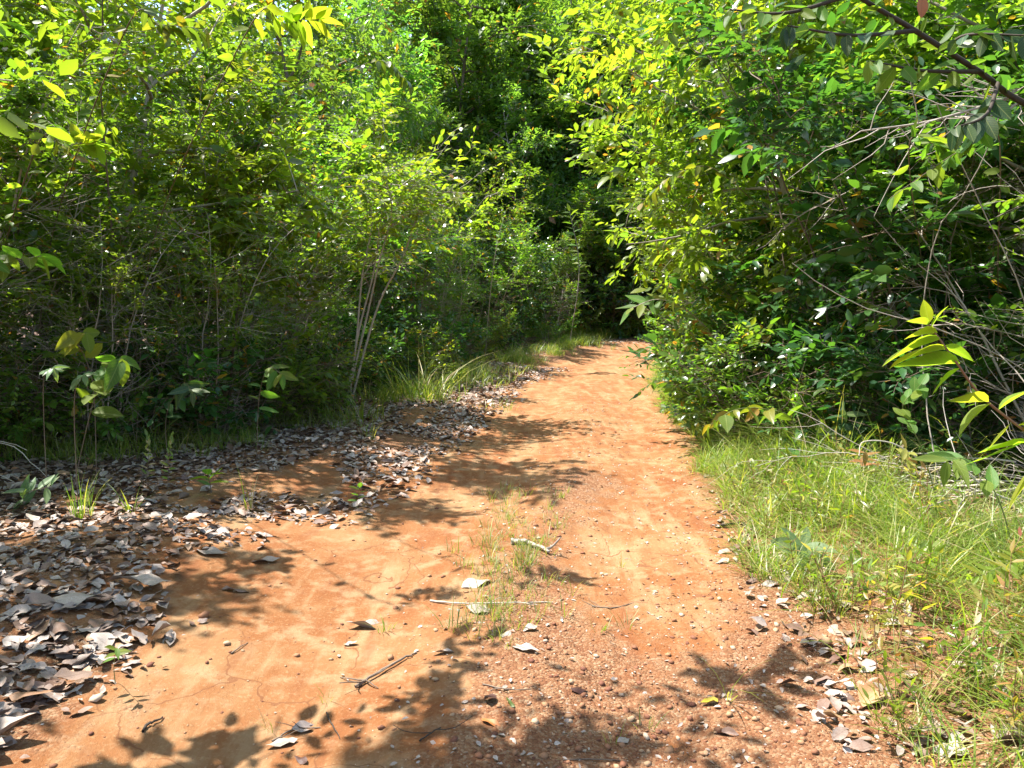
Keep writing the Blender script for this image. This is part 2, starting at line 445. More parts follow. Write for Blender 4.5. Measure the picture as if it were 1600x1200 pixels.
ALLV = np.stack([fx, fy, Z], 1)
def ground_part(name, faces, label):
    u, inv = np.unique(faces, return_inverse=True)
    me = np_mesh(name, ALLV[u], [inv.reshape(-1, 4)], M_SOIL)
    ca = me.color_attributes.new('zones', 'FLOAT_COLOR', 'POINT')
    ca.data.foreach_set('color', np.stack([track_m[u], gravel_m[u], humus_m[u], np.ones(len(u))], 1).astype(np.float32).ravel())
    o = link(name, me)
    tag(o, label, kind='structure')
ground_part('dirt_track', Q[is_track], 'orange laterite dirt track bending right into the forest')
ground_part('ground', Q[~is_track], 'reddish forest ground on both sides of the track')

# ------------------------------------------------------------------ leaf, blade, tube and stone meshes
def leaf_template(rows, shape='oval', cols=1):
    """rows of (u) with half-width from shape; cols=1: three verts a row"""
    if shape == 'oval': wf = lambda u: 0.5 * np.sin(np.pi * u ** 0.85) ** 0.75
    elif shape == 'obovate': wf = lambda u: 0.5 * np.sin(np.pi * u ** 1.35) ** 0.75
    elif shape == 'lance': wf = lambda u: 0.5 * np.sin(np.pi * u ** 0.75) ** 0.95
    else: wf = lambda u: 0.5 * np.sin(np.pi * u) ** 0.8
    V = [(0, 0)]; F3 = []; F4 = []
    us = np.linspace(0, 1, rows + 2)[1:-1]
    ncol = 2 * cols + 1
    for u in us:
        w = wf(u)
        for k in range(-cols, cols + 1): V.append((u, w * k / cols))
    tip = len(V); V.append((1, 0))
    for k in range(ncol - 1):
        F3.append((0, 1 + k, 2 + k)) if False else F3.append((0, 2 + k, 1 + k))
    for r in range(rows - 1):
        a = 1 + r * ncol
        for k in range(ncol - 1): F4.append((a + k, a + k + 1, a + ncol + k + 1, a + ncol + k))
    a = 1 + (rows - 1) * ncol
    for k in range(ncol - 1): F3.append((a + k, a + k + 1, tip))
    F3 = [tuple(reversed(f)) if False else f for f in F3]
    return np.array(V, float), np.array(F3), (np.array(F4) if F4 else np.zeros((0, 4), int))
T_OVAL = leaf_template(2, 'oval'); T_LANCE = leaf_template(2, 'lance'); T_OBO = leaf_template(2, 'obovate')
T_FAR = leaf_template(1, 'oval')
T_BIG = leaf_template(6, 'oval', 2); T_BIGLANCE = leaf_template(6, 'lance', 2); T_BIGOBO = leaf_template(6, 'obovate', 2)

def leaves_mesh(name, P, D, Nm, L, W, mat, tmpl, fold=0.25, curl=0.25, uv=False, g=rng, wav=0.0):
    tv, f3, f4 = tmpl
    n = len(P)
    X = nrm(D); Nn = np.asarray(Nm, float); Nn = nrm(Nn - (Nn * X).sum(1, keepdims=True) * X); Yv = np.cross(Nn, X)
    L = np.broadcast_to(np.asarray(L, float), (n,)); W = np.broadcast_to(np.asarray(W, float), (n,))
    c = curl * g.uniform(-0.3, 1.3, n); fo = fold * g.uniform(0.2, 1.5, n)
    u = tv[None, :, 0]; v = tv[None, :, 1]
    w = fo[:, None] * np.abs(v) * W[:, None] - c[:, None] * u * u
    if wav:
        ph = g.uniform(0, 6.28, (n, 2))
        w = w + wav * (np.sin(u * 9 + ph[:, :1]) * np.sign(v) * np.abs(v) * 2) + 0.6 * wav * np.sin(u * 5 + v * 6 + ph[:, 1:])
    V = P[:, None, :] + L[:, None, None] * (u[..., None] * X[:, None, :] + (v * W[:, None])[..., None] * Yv[:, None, :] + w[..., None] * Nn[:, None, :])
    k = tv.shape[0]; off = (np.arange(n) * k)[:, None, None]
    faces = [(f3[None] + off).reshape(-1, 3)]
    if len(f4): faces.append((f4[None] + off).reshape(-1, 4))
    uvs = np.tile(np.stack([tv[:, 0], tv[:, 1] + 0.5], 1), (n, 1)) if uv else None
    return np_mesh(name, V.reshape(-1, 3), faces, mat, True, uvs)

def tubes_mesh(name, lines, mat, sides=4):
    """lines: list of (pts (m,3), radii (m,))"""
    VV, FF, base = [], [], 0
    ang = np.linspace(0, 2 * np.pi, sides, endpoint=False)
    for pts, rad in lines:
        pts = np.asarray(pts, float); m = len(pts)
        rad = np.broadcast_to(np.asarray(rad, float), (m,))
        T = nrm(np.gradient(pts, axis=0))
        ref = np.array([0.0, 0, 1]) if abs(T[0, 2]) < 0.9 else np.array([1.0, 0, 0])
        A = nrm(np.cross(T, ref)); B = np.cross(T, A)
        ring = pts[:, None, :] + rad[:, None, None] * (np.cos(ang)[None, :, None] * A[:, None, :] + np.sin(ang)[None, :, None] * B[:, None, :])
        VV.append(ring.reshape(-1, 3))
        i = np.arange(m - 1)[:, None] * sides; j = np.arange(sides)[None]
        FF.append((np.stack([i + j, i + (j + 1) % sides, i + sides + (j + 1) % sides, i + sides + j], -1) + base).reshape(-1, 4))
        base += m * sides
    return np_mesh(name, np.concatenate(VV), [np.concatenate(FF)], mat)

def wander(g, p, d, length, n, wob, up=0.0):
    p = np.array(p, float); d = nrm(np.array(d, float)); out = [p.copy()]
    for _ in range(n):
        d = nrm(d + wob * g.normal(size=3) + np.array([0, 0, up]))
        p = p + d * (length / n)
        out.append(p.copy())
    return np.array(out)

def bend_line(ctrl, n=7):
    return _catmull(np.array([tuple(c) for c in ctrl], float), n)

# ------------------------------------------------------------------ shrubs and trees: prototypes
class Proto: pass

def leaf_twig(g, tw, spacing, jitter, acc, start=0.15, flat=0.6):
    seg = np.linalg.norm(np.diff(tw, axis=0), axis=1); cum = np.concatenate([[0], np.cumsum(seg)])
    n = max(2, int(cum[-1] * (1 - start) / spacing))
    t = np.linspace(start, 1, n) * cum[-1]
    P = np.stack([np.interp(t, cum, tw[:, i]) for i in range(3)], 1)
    d = nrm(tw[-1] - tw[0])
    sidev = np.cross(d, [0, 0, 1.0]); sidev = sidev / max(np.linalg.norm(sidev), 0.2)
    sg = np.where(np.arange(n) % 2 == 0, 1.0, -1.0)[:, None]
    D = d * 0.55 + sidev * sg * flat + g.normal(0, jitter, (n, 3)); D[-1] = d + g.normal(0, 0.2, 3)
    D[:, 2] -= 0.12
    Nm = np.array([0, 0, 1.0]) + g.normal(0, 0.42, (n, 3))
    acc.append((P, D, Nm, np.full(n, math.exp(min(max(g.normal(0, 0.34), -0.6), 0.5)))))

def shrub_proto(seed, H=4.5, spread=1.3, stems=6, branches=11, twigs=8, tlen=0.42, leaf=0.06, ratio=0.5, spacing=0.035,
                mat=None, tmpl=T_OVAL, bark=None, tmin=0.22, droop=0.0, bare=0.3, lean=0.35, rad=0.016, keep_low=0.5, fold=0.25):
    g = np.random.default_rng(seed)
    pr = Proto(); pr.stems = []; acc = []
    for i in range(stems):
        az = 2 * np.pi * (i + g.uniform(-0.3, 0.3)) / stems
        til = lean * g.uniform(0.3, 1.2)
        h = H * g.uniform(0.7, 1.05)
        main = wander(g, (0.22 * np.cos(az), 0.22 * np.sin(az), -0.1), (np.cos(az) * til, np.sin(az) * til, 1), h, 10, 0.09, 0.01)
        r0 = rad * g.uniform(0.7, 1.4)
        lines = [(main, np.linspace(r0, r0 * 0.22, len(main)))]
        for b in range(branches):
            t = tmin + (1 - tmin) * (b + g.uniform(0, 1)) / branches
            k = t * (len(main) - 1); k0 = min(int(k), len(main) - 2); p = main[k0] + (main[k0 + 1] - main[k0]) * (k - k0)
            a = az + g.normal(0, 1.3)
            el = g.uniform(0.1, 0.95)
            L = spread * g.uniform(0.45, 1.0) * (1.15 - 0.55 * t)
            br = wander(g, p, (np.cos(a), np.sin(a), el), L, 6, 0.16, -0.02 - droop)
            lines.append((br, np.linspace(r0 * 0.38, r0 * 0.13, len(br))))
            low = t < 0.5; bare_br = g.random() < 0.12
            for q in range(twigs):
                kk = g.uniform(1.2, 6); k1 = min(int(kk), 5); p2 = br[k1] + (br[k1 + 1] - br[k1]) * (kk - k1)
                dd = nrm(br[k1 + 1] - br[k1]) + g.normal(0, 0.65, 3)
                dd[2] = dd[2] * 0.7 + 0.1
                tw = wander(g, p2, dd, tlen * g.uniform(0.5, 1.2), 4, 0.18, -droop * 1.5)
                lines.append((tw, np.linspace(0.0028, 0.0012, len(tw))))
                if not bare_br and g.random() < (keep_low if low else 1 - 0.1 * bare): leaf_twig(g, tw, spacing, 0.25, acc)
        # bare side shoots low on the stem
        for q in range(int(7 * bare * 3)):
            k = g.uniform(0.5, 5.5); k0 = int(k); p = main[k0] + (main[k0 + 1] - main[k0]) * (k - k0)
            a = g.uniform(0, 6.28)
            tw = wander(g, p, (np.cos(a), np.sin(a), g.uniform(-0.2, 1.0)), g.uniform(0.4, 1.1), 6, 0.22, 0)
            lines.append((tw, np.linspace(0.004, 0.0015, len(tw))))
        pr.stems.append(tubes_mesh('stem', lines, bark, 4))
    P = np.concatenate([a[0] for a in acc]); D = np.concatenate([a[1] for a in acc]); Nm = np.concatenate([a[2] for a in acc])
    n = len(P); tsc = np.concatenate([a[3] for a in acc])
    pr.crown = leaves_mesh('foliage', P, D, Nm, leaf * tsc * g.uniform(0.7, 1.25, n), ratio * g.uniform(0.85, 1.15, n), mat, tmpl, fold=fold, g=g)
    pr.P, pr.D, pr.N, pr.H, pr.spread, pr.leaf = P, D, Nm, H, spread, leaf
    pr.n = n
    return pr

def tree_proto(seed, H=12, trunk_h=0.35, crown_r=2.6, limbs=15, subs=8, twigs=7, tlen=0.6, leaf=0.12, ratio=0.5, spacing=0.085, mat=None,
               tmpl=T_FAR, bark=None, rad=0.11, droop=0.0, lean=(0, 0)):
    g = np.random.default_rng(seed)
    pr = Proto(); acc = []
    main = wander(g, (0, 0, -0.15), (lean[0], lean[1], 1), H * 0.95, 14, 0.05, 0.02)
    lines = [(main, np.linspace(rad, rad * 0.15, len(main)))]
    for i in range(limbs):
        t = trunk_h + (0.98 - trunk_h) * (i + g.uniform(0, 1)) / limbs
        k = t * 14; k0 = min(int(k), 13); p = main[k0] + (main[k0 + 1] - main[k0]) * (k - k0)
        az = i * 2.4 + g.uniform(-0.5, 0.5)
        tt = (t - trunk_h) / (1 - trunk_h)
        L = crown_r * g.uniform(0.6, 1.1) * (0.55 + 1.3 * tt * (1 - tt) * 2 if tt < 0.75 else 0.75)
        lb = wander(g, p, (np.cos(az), np.sin(az), g.uniform(0.15, 0.8)), L, 7, 0.13, 0.0 - droop)
        lines.append((lb, np.linspace(rad * 0.36, rad * 0.08, len(lb))))
        for s in range(subs):
            kk = g.uniform(1.5, 7); k1 = min(int(kk), 6); p2 = lb[k1] + (lb[k1 + 1] - lb[k1]) * (kk - k1)
            dd = nrm(lb[k1 + 1] - lb[k1]) + g.normal(0, 0.7, 3)
            sb = wander(g, p2, dd, tlen * g.uniform(0.8, 1.6), 4, 0.15, -droop)
            lines.append((sb, np.linspace(rad * 0.09, rad * 0.04, len(sb))))
            for q in range(twigs):
                j = g.integers(1, 5)
                tw = wander(g, sb[j], nrm(sb[j] - sb[j - 1]) + g.normal(0, 0.8, 3), tlen * g.uniform(0.5, 1.0), 3, 0.2, -droop * 1.5)
                leaf_twig(g, tw, spacing, 0.3, acc, 0.1)
    pr.trunk = tubes_mesh('trunk', lines, bark, 5)
    P = np.concatenate([a[0] for a in acc]); D = np.concatenate([a[1] for a in acc]); Nm = np.concatenate([a[2] for a in acc])
    n = len(P); tsc = np.concatenate([a[3] for a in acc])
    pr.crown = leaves_mesh('crown', P, D, Nm, leaf * tsc * g.uniform(0.7, 1.25, n), ratio, mat, tmpl, g=g)
    pr.P, pr.D, pr.N, pr.leaf, pr.n = P, D, Nm, leaf, n
    return pr

_sp = {}
_sp['scrub'] = shrub_proto(1, H=4.6, spread=1.35, stems=6, branches=12, twigs=13, tlen=0.52, leaf=0.09, spacing=0.030, mat=M_SMALL, bark=M_BARK, keep_low=0.4, bare=0.8)
_sp['scrub2'] = shrub_proto(2, H=4.2, spread=1.25, stems=7, branches=12, twigs=14, tlen=0.5, leaf=0.076, ratio=0.47, spacing=0.027, mat=M_SMALL, bark=M_GREYBARK, keep_low=0.4, bare=0.7)
_sp['lime'] = shrub_proto(3, H=4.4, spread=1.5, stems=6, branches=12, twigs=11, tlen=0.5, leaf=0.10, ratio=0.52, spacing=0.032, mat=M_LIME, tmpl=T_OBO, bark=M_GREYBARK, keep_low=0.5)
_sp['glossy'] = shrub_proto(4, H=4.0, spread=1.3, stems=6, branches=12, twigs=10, tlen=0.5, leaf=0.125, ratio=0.45, spacing=0.036, mat=M_GLOSS, tmpl=T_OVAL, bark=M_BARK, keep_low=0.95, droop=0.02, tmin=0.12)
_sp['twiggy'] = shrub_proto(5, H=3.9, spread=1.3, stems=9, branches=10, twigs=10, tlen=0.45, leaf=0.066, spacing=0.028, mat=M_SMALL, bark=M_GREYBARK, keep_low=0.45, bare=1.0, lean=0.5)
_sp['lowbush'] = shrub_proto(6, H=1.3, spread=0.75, stems=7, branches=8, twigs=9, tlen=0.3, leaf=0.065, spacing=0.024, mat=M_SMALL, bark=M_BARK, tmin=0.05, keep_low=1.0, rad=0.007, lean=0.8)
_sp['lowglossy'] = shrub_proto(7, H=1.5, spread=0.8, stems=6, branches=8, twigs=7, tlen=0.33, leaf=0.11, ratio=0.45, spacing=0.036, mat=M_GLOSS, bark=M_BARK, tmin=0.05, keep_low=1.0, rad=0.008, lean=0.8)
_tp = {}
_tp['forest'] = tree_proto(20, H=12, mat=M_FOREST, bark=M_BARK, trunk_h=0.08, crown_r=2.6, limbs=24, subs=10, twigs=10, leaf=0.165, spacing=0.06)
_tp['forest2'] = tree_proto(21, H=10, mat=M_FOREST, bark=M_GREYBARK, trunk_h=0.05, crown_r=2.4, limbs=24, subs=10, twigs=10, leaf=0.14, spacing=0.055, ratio=0.48)
_tp['drooping'] = tree_proto(22, H=9, mat=M_FOREST, bark=M_BARK, trunk_h=0.05, crown_r=2.5, limbs=24, subs=9, twigs=9, leaf=0.20, ratio=0.36, spacing=0.065, droop=0.09)
_tp['feathery'] = tree_proto(23, H=13, mat=M_FEATHER, bark=M_GREYBARK, trunk_h=0.3, crown_r=2.8, limbs=20, subs=10, leaf=0.10, ratio=0.25, spacing=0.04, twigs=11)
_tp['overhang'] = tree_proto(24, H=6.5, mat=M_LIME, tmpl=T_OVAL, bark=M_GREYBARK, trunk_h=0.34, crown_r=2.6, leaf=0.125, ratio=0.47, spacing=0.05, limbs=16, subs=9, twigs=8, rad=0.07)

SINGLE = {}
def single_leaf(kind, mat, L=1.0, W=0.5, curl=0.25, fold=0.3):
    key = (kind, mat.name, W, curl)
    if key not in SINGLE:
        t = {'oval': T_BIG, 'lance': T_BIGLANCE, 'obovate': T_BIGOBO}[kind]
        SINGLE[key] = [leaves_mesh('leaf', np.zeros((1, 3)), np.array([[1.0, 0, 0]]), np.array([[0, 0, 1.0]]), 1.0, W * f, mat, t, fold=fold, curl=c, uv=True, wav=0.012)
                       for f, c in ((1.0, curl), (0.9, curl * 1.5), (1.1, curl * 0.4))]
    return random.choice(SINGLE[key])

def put_leaf(parent, p, d, n, L, mesh, name='leaf'):
    X = Vector(d).normalized(); Zv = Vector(n); Zv = (Zv - X * Zv.dot(X))
    if Zv.length < 1e-4: Zv = X.orthogonal()
    Zv.normalize(); Y = Zv.cross(X)
    m = Matrix(((X.x * L, Y.x * L, Zv.x * L, p[0]), (X.y * L, Y.y * L, Zv.y * L, p[1]), (X.z * L, Y.z * L, Zv.z * L, p[2]), (0, 0, 0, 1)))
    o = link(name, mesh, parent)
    o.matrix_local = m
    return o

LEAFMAT = {'scrub': (M_BIGLIME, 'oval'), 'scrub2': (M_BIG, 'oval'), 'lime': (M_BIGLIME, 'obovate'), 'glossy': (M_DARKBIG, 'lance'), 'twiggy': (M_BIG, 'oval')}
def place_shrub(key, x, y, label, group, sc=1.0, rz=None, cat='shrub', name='shrub', own_leaves=0, size=1.35):
    pr = _sp[key]
    rz = random.uniform(0, 6.28) if rz is None else rz
    e = empty(name, (x, y, hz(x, y)), rz, sc)
    tag(e, label, cat, group)
    for s in pr.stems: link('stem', s, e)
    f = link('foliage', pr.crown, e); f['kind'] = 'stuff'
    if own_leaves:
        # single leaves large enough to pick apart, on the side that faces the track
        c, s_ = math.cos(rz), math.sin(rz)
        face = np.array([-x * 0.7 + (1.0 if x < 0 else -1.0) * 2.5, -y * 0.45])
        wx = pr.P[:, 0] * c - pr.P[:, 1] * s_; wy = pr.P[:, 0] * s_ + pr.P[:, 1] * c
        out = (wx * face[0] + wy * face[1]) / np.linalg.norm(face)
        ok = np.where((out > np.quantile(out, 0.62)) & (pr.P[:, 2] * sc < 1.6 + 0.40 * y + 0.3))[0]
        mat, kind = LEAFMAT[key]
        for i in np.random.default_rng(int(abs(x * 100 + y * 10))).choice(ok, own_leaves, replace=False):
            put_leaf(e, pr.P[i], pr.D[i], pr.N[i], pr.leaf * size * random.uniform(0.8, 1.25), single_leaf(kind, mat, W=0.48))
    return e

def place_tree(key, x, y, label, group, sc=1.0, rz=None, name='tree', tilt=0.0, side_rot=0.0):
    pr = _tp[key]
    e = empty(name, (x, y, hz(x, y)), random.uniform(0, 6.28) if rz is None else rz, sc)
    if tilt: e.rotation_euler = (Matrix.Rotation(side_rot, 3, 'Z') @ Matrix.Rotation(tilt, 3, 'Y') @ Matrix.Rotation(e.rotation_euler.z - side_rot, 3, 'Z')).to_euler()
    tag(e, label, 'tree', group)
    link('trunk', pr.trunk, e)
    f = link('crown', pr.crown, e); f['kind'] = 'stuff'
    return e

# ------------------------------------------------------------------ left thicket
GL, GR = 'shrubs along the left edge of the track', 'shrubs along the right edge of the track'
left_front = [
    ('lime', -6.3, 5.5, 1.0, 'dense lime-leaved shrub at the left border of the view behind the litter', 110),
    ('scrub2', -5.1, 7.0, 1.0, 'brown-stemmed shrub with glinting small leaves behind the grey-green pointed seedling', 110),
    ('scrub', -4.6, 8.6, 1.08, 'tall yellow-green shrub rising over the broad-leaved seedling in the left thicket', 110),
    ('lime', -3.95, 9.9, 1.02, 'bright lime shrub in full sun at the top of the left thicket', 90),
    ('twiggy', -3.6, 11.2, 0.9, 'twiggy half-bare shrub with pale upright stems left of the slender pale-stemmed tree', 50),
    ('scrub2', -3.7, 13.4, 0.95, 'feathery bright green shrub behind the slender pale-stemmed tree', 30),
    ('glossy', -2.5, 15.6, 0.72, 'dark glossy-leaved shrub right of the slender pale-stemmed tree', 30),
    ('twiggy', -1.9, 18.6, 0.9, 'open twiggy shrub in shade behind the long arching grass clump', 0),
    ('scrub', -1.1, 21.8, 0.85, 'shaded small-leaved shrub above the far left grass strip', 0),
    ('glossy', -0.1, 25.0, 0.95, 'dark rounded shrub behind the far left grass strip just before the bend', 0),
    ('scrub2', 1.4, 28.6, 0.95, 'shaded shrub with thin stems facing the bend of the track', 0),
]
for key, x, y, sc, lab, nl in left_front:
    place_shrub(key, x, y, lab, GL, sc, own_leaves=nl)
for i, (x, y) in enumerate([(-7.6, 7.2), (-6.6, 9.0), (-6.0, 10.8), (-5.5, 12.6), (-5.4, 15.0), (-4.4, 17.2), (-3.8, 20.0), (-3.0, 23.2), (-2.0, 26.5), (-0.6, 29.6),
                            (-9.5, 9.0), (-8.6, 11.5), (-8.0, 14.0), (-7.2, 17.0), (-8.2, 5.2), (-10.5, 6.5), (-12.0, 9.0), (-11.0, 12.5), (-10.2, 15.5), (-13.5, 11.5), (-14, 15), (-9.2, 19), (-7.5, 21.5), (-6.5, 25)]):
    place_shrub(('scrub', 'lime', 'scrub2', 'twiggy')[i % 4], x, y, 'shrub half hidden behind the front row of the left thicket', 'second row of shrubs in the left thicket', 1.05 + 0.12 * (i % 3))
for i, (x, y, sc) in enumerate([(-7.0, 13.0, 0.62), (-5.6, 19.5, 0.75), (-4.6, 23.5, 0.85), (-3.4, 29.0, 0.75), (-9.5, 16.0, 0.75), (-8.5, 22.5, 0.85), (-6.4, 28.0, 0.95), (-11.5, 12.0, 0.7), (-12, 20, 0.8), (-10, 28, 1.0), (-9.8, 10.5, 0.62), (-8.2, 9.5, 0.5), (-14, 14, 0.75), (-15.5, 18, 0.85)]):
    place_tree(('forest2', 'forest', 'drooping')[i % 3], x, y, 'tall forest tree standing behind the left thicket', 'forest trees behind the left thicket', sc * 1.3)

place_tree('overhang', -4.85, 9.0, 'lime-leaved tree spreading over the top of the left thicket', None, 0.95, rz=1.0, tilt=0.10)
place_tree('overhang', -5.0, 3.9, 'leafy tree filling the top left corner of the view', None, 0.75, rz=3.0, tilt=0.05)
for x, y, k, sc, lab in [(-5.0, 6.2, 'twiggy', .62, 'knee-high tangle of thin brown stems behind the broad-leaved seedling'), (-3.95, 7.3, 'twiggy', .66, 'tangle of thin stems left of the sapling with grey-green drooping leaves'), (-3.3, 8.4, 'twiggy', .7, 'tangle of pale thin stems at the foot of the bright lime shrub'), (-5.7, 6.2, 'lime', 1.0, 'shorter lime-leaved shrub wedged between the front shrubs at the left border'), (-3.9, 12.2, 'lime', 1.0, 'lime shrub in the sun just behind the slender pale-stemmed tree'),
                     (-2.9, 17.0, 'lime', 1.0, 'sunlit shrub crown above the dark glossy shrub on the left')]:
    place_shrub(k, x, y, lab, GL, sc, own_leaves=40)
# ------------------------------------------------------------------ forest beyond the bend
far = [('drooping', -0.8, 36.5, 1.0, 'dark tree with drooping leaves left of the bend'),
       ('forest2', 2.2, 37.5, 1.05, 'dark green rounded tree facing the bend'),
       ('forest', 4.6, 37.0, 0.95, 'tall dark tree straight behind the bend'),
       ('drooping', 6.8, 35.0, 1.0, 'shaded tree with hanging leaves behind the far grass bank'),
       ('forest2', 9.2, 36.0, 1.0, 'tree at the right of the bend half hidden by the lime branches'),
       ('feathery', 5.0, 41.0, 1.35, 'pale feathery tree with light crown high above the bend')]
for key, x, y, sc, lab in far: place_tree(key, x, y, lab, 'trees beyond the bend', sc * 1.3)
for i, (x, y, sc) in enumerate([(-2.5, 35, 1.1), (0.5, 38, 1.2), (3.0, 40, 1.3), (7.5, 40, 1.3), (11, 40, 1.2), (14, 36.5, 1.0), (17, 39, 1.1), (-6, 38, 1.2), (-10, 36, 1.1), (22, 38, 1.1), (1.0, 39.5, 1.0), (3.6, 37, 0.95), (5.6, 37.5, 1.0), (8.2, 37.5, 1.0), (10.4, 38, 1.0), (12.5, 37, 0.95), (-2.6, 38, 1.0), (-4.6, 33.5, 0.9), (-5.2, 34.5, 1.0), (6.5, 43, 1.2), (1.5, 43, 1.2), (0.0, 40, 1.3), (2.2, 46, 1.5), (-2, 50, 1.7), (1.0, 52, 1.8), (4, 53, 1.8), (-3.5, 41, 1.2), (12.5, 43, 1.2),
                                (-1, 46, 1.4), (4, 48, 1.5), (9, 47, 1.5), (15, 46, 1.4), (-8, 46, 1.4), (22, 47, 1.4)]):
    place_tree(('forest', 'forest2', 'drooping')[i % 3], x, y, 'tall tree deep in the forest beyond the bend', 'deep forest trees', sc * 1.35)
for x, y, k, sc, lab in [(0.6, 33.6, 'forest2', 1.0, 'leafy tree at the left of the bend with its crown in the light'), (2.9, 35.0, 'forest', .95, 'broad green tree with visible trunk just left of the middle of the bend'), (5.4, 35.6, 'drooping', 1.15, 'green tree with hanging leaves just right of the middle of the bend')]:
    place_tree(k, x, y, lab, 'trees beyond the bend', sc)
for i, (x, y) in enumerate([(5.2, 33.0), (6.9, 33.2), (8.6, 33.4), (3.6, 32.4), (0.6, 30.8), (2.9, 32.6), (4.4, 33.4), (6.0, 33.6), (7.7, 33.9), (9.6, 34.3), (11.6, 34.6), (13.8, 35)]):
    place_shrub(('glossy', 'scrub', 'lime')[i % 3], x, y, 'shaded understorey shrub behind the far grass bank at the bend', 'understorey shrubs at the bend', (1.3, 1.2, 1.25)[i % 3] * (0.75 if i < 4 else 1.1))

for i, (x, y, lab) in enumerate([(2.2, 31.6, 'sunlit bush at the left end of the far grass bank'), (3.9, 31.9, 'sunlit bush in the middle of the far grass bank straight behind the track'), (5.5, 32.2, 'leafy bush behind the far end of the track, right of the middle'),
                                 (7.2, 32.6, 'leafy bush at the right of the far grass bank'), (8.9, 33.0, 'bush at the right end of the far bank half hidden by the right thicket')]):
    place_shrub(('lowbush', 'lowglossy')[i % 2], x, y, lab, 'bushes on the far bank', 1.7 + .25 * (i % 2), name='bush', cat='bush')
# ------------------------------------------------------------------ right thicket
right_front = [
    ('twiggy', 4.55, 5.9, 1.0, 'tangled twiggy shrub with bare grey branches behind the heap of dead brush', 70),
    ('glossy', 4.05, 7.3, 1.0, 'dark glossy shrub hanging over the grass at the right verge', 70),
    ('glossy', 3.95, 8.9, 1.15, 'full dark-leaved shrub bulging towards the track on the right', 70),
    ('lime', 4.0, 10.6, 1.15, 'spreading lime-leaved shrub reaching over the track from the right', 70),
    ('glossy', 3.9, 12.6, 0.95, 'glossy mid-green shrub above the fine grass beside the track', 50),
    ('scrub2', 4.2, 15.0, 1.0, 'pale-stemmed shrub narrowing the track on the right before the bend', 30),
    ('lime', 5.2, 17.8, 1.1, 'yellow-green shrub at the inside of the bend', 30),
    ('scrub', 6.2, 20.6, 1.0, 'small-leaved shrub hiding the track where it turns right', 0),
    ('glossy', 7.6, 23.4, 1.0, 'dark shrub at the inner corner where the track disappears', 0),
]
for key, x, y, sc, lab, nl in right_front:
    place_shrub(key, x, y, lab, GR, sc, own_leaves=nl)
for i, (x, y) in enumerate([(6.3, 5.0), (6.6, 7.0), (6.4, 9.0), (6.2, 11.2), (6.3, 13.4), (6.8, 16.0), (7.8, 19.0), (9.2, 22.0), (10.6, 25.0), (8.4, 8.0), (8.4, 11.0), (8.8, 14.0), (8.2, 5.6), (10.5, 8.5), (10.6, 12), (11, 16), (10, 6), (12.5, 10)]):
    place_shrub(('lime', 'scrub', 'scrub2', 'twiggy')[i % 4], x, y, 'shrub half hidden behind the front row of the right thicket', 'second row of shrubs in the right thicket', 1.1 + 0.12 * (i % 3))
for i, (x, y, sc) in enumerate([(8.5, 12.5, 0.7), (8.8, 17.5, 0.75), (11, 22, 0.85), (12, 14, 0.8), (13, 27, 0.95), (10.5, 9.5, 0.7), (14, 20, 0.9)]):
    place_tree(('forest2', 'forest', 'drooping')[i % 3], x, y, 'tall forest tree standing behind the right thicket', 'forest trees behind the right thicket', sc * 1.25)
place_tree('overhang', 4.4, 9.8, 'lime-leaved tree arching over the track above the right shrubs', None, 0.95, rz=2.6, tilt=-0.30)
place_tree('overhang', 4.9, 7.4, 'broad-leaved tree with pale branches at the top of the right thicket', None, 0.85, rz=0.4, tilt=-0.12)
place_tree('overhang', 5.0, 12.8, 'second lime-leaved tree leaning over the track farther down the right side', None, 1.1, rz=4.4, tilt=-0.22)
place_tree('overhang', -3.6, 0.85, 'second shade tree at the left edge of the near track', None, 1.15, rz=1.3)
place_tree('overhang', -2.4, 0.15, 'shade tree on the left bank reaching over the near end of the track', None, 1.45, rz=4.2)

# low undergrowth along both edges
und = [(-4.7, 6.9, 'low small-leaved bush behind the whitish-green rosettes at the left border'), (-3.9, 7.9, 'low glossy bush in the dark hollow behind the dark-leaved sapling'),
       (-3.3, 8.9, 'low small-leaved bush behind the sapling with grey-green drooping leaves'), (-3.0, 10.2, 'low glossy bush at the foot of the bright lime shrub'),
       (-2.9, 11.6, 'low small-leaved bush around the foot of the slender pale-stemmed tree'), (-2.6, 13.6, 'low glossy bush just right of the slender pale-stemmed tree'),
       (-2.2, 15.2, 'low small-leaved bush before the dark glossy shrub behind the arching grass clump'), (-1.6, 17.4, 'low glossy bush at the foot of the open twiggy shrub on the left'),
       (-1.0, 19.8, 'low small-leaved bush at the edge of the far left grass'), (-0.3, 22.6, 'low glossy bush beside the far left grass strip'), (1.3, 26.3, 'last low bush on the left before the bend'), (-5.2, 6.5, 'leafy low bush at the left border under the whitish shining leaves'), (-4.3, 7.3, 'leafy low bush between the big-leaved seedling and the dark-leaved sapling'), (-3.55, 8.2, 'leafy low bush right of the dark-leaved sapling'), (-3.1, 9.5, 'leafy low bush filling the foot of the hedge before the bright lime shrub'), (-2.55, 12.6, 'leafy low bush behind the bushy grass clump'), (-2.0, 14.2, 'leafy low bush behind the long arching grass clump')]
for i, (x, y, lab) in enumerate(und):
    place_shrub(('lowbush', 'lowglossy')[i % 2], x, y, lab, 'low bushes under the left thicket', 0.8 + 0.1 * (i % 3), name='low_bush', cat='bush')
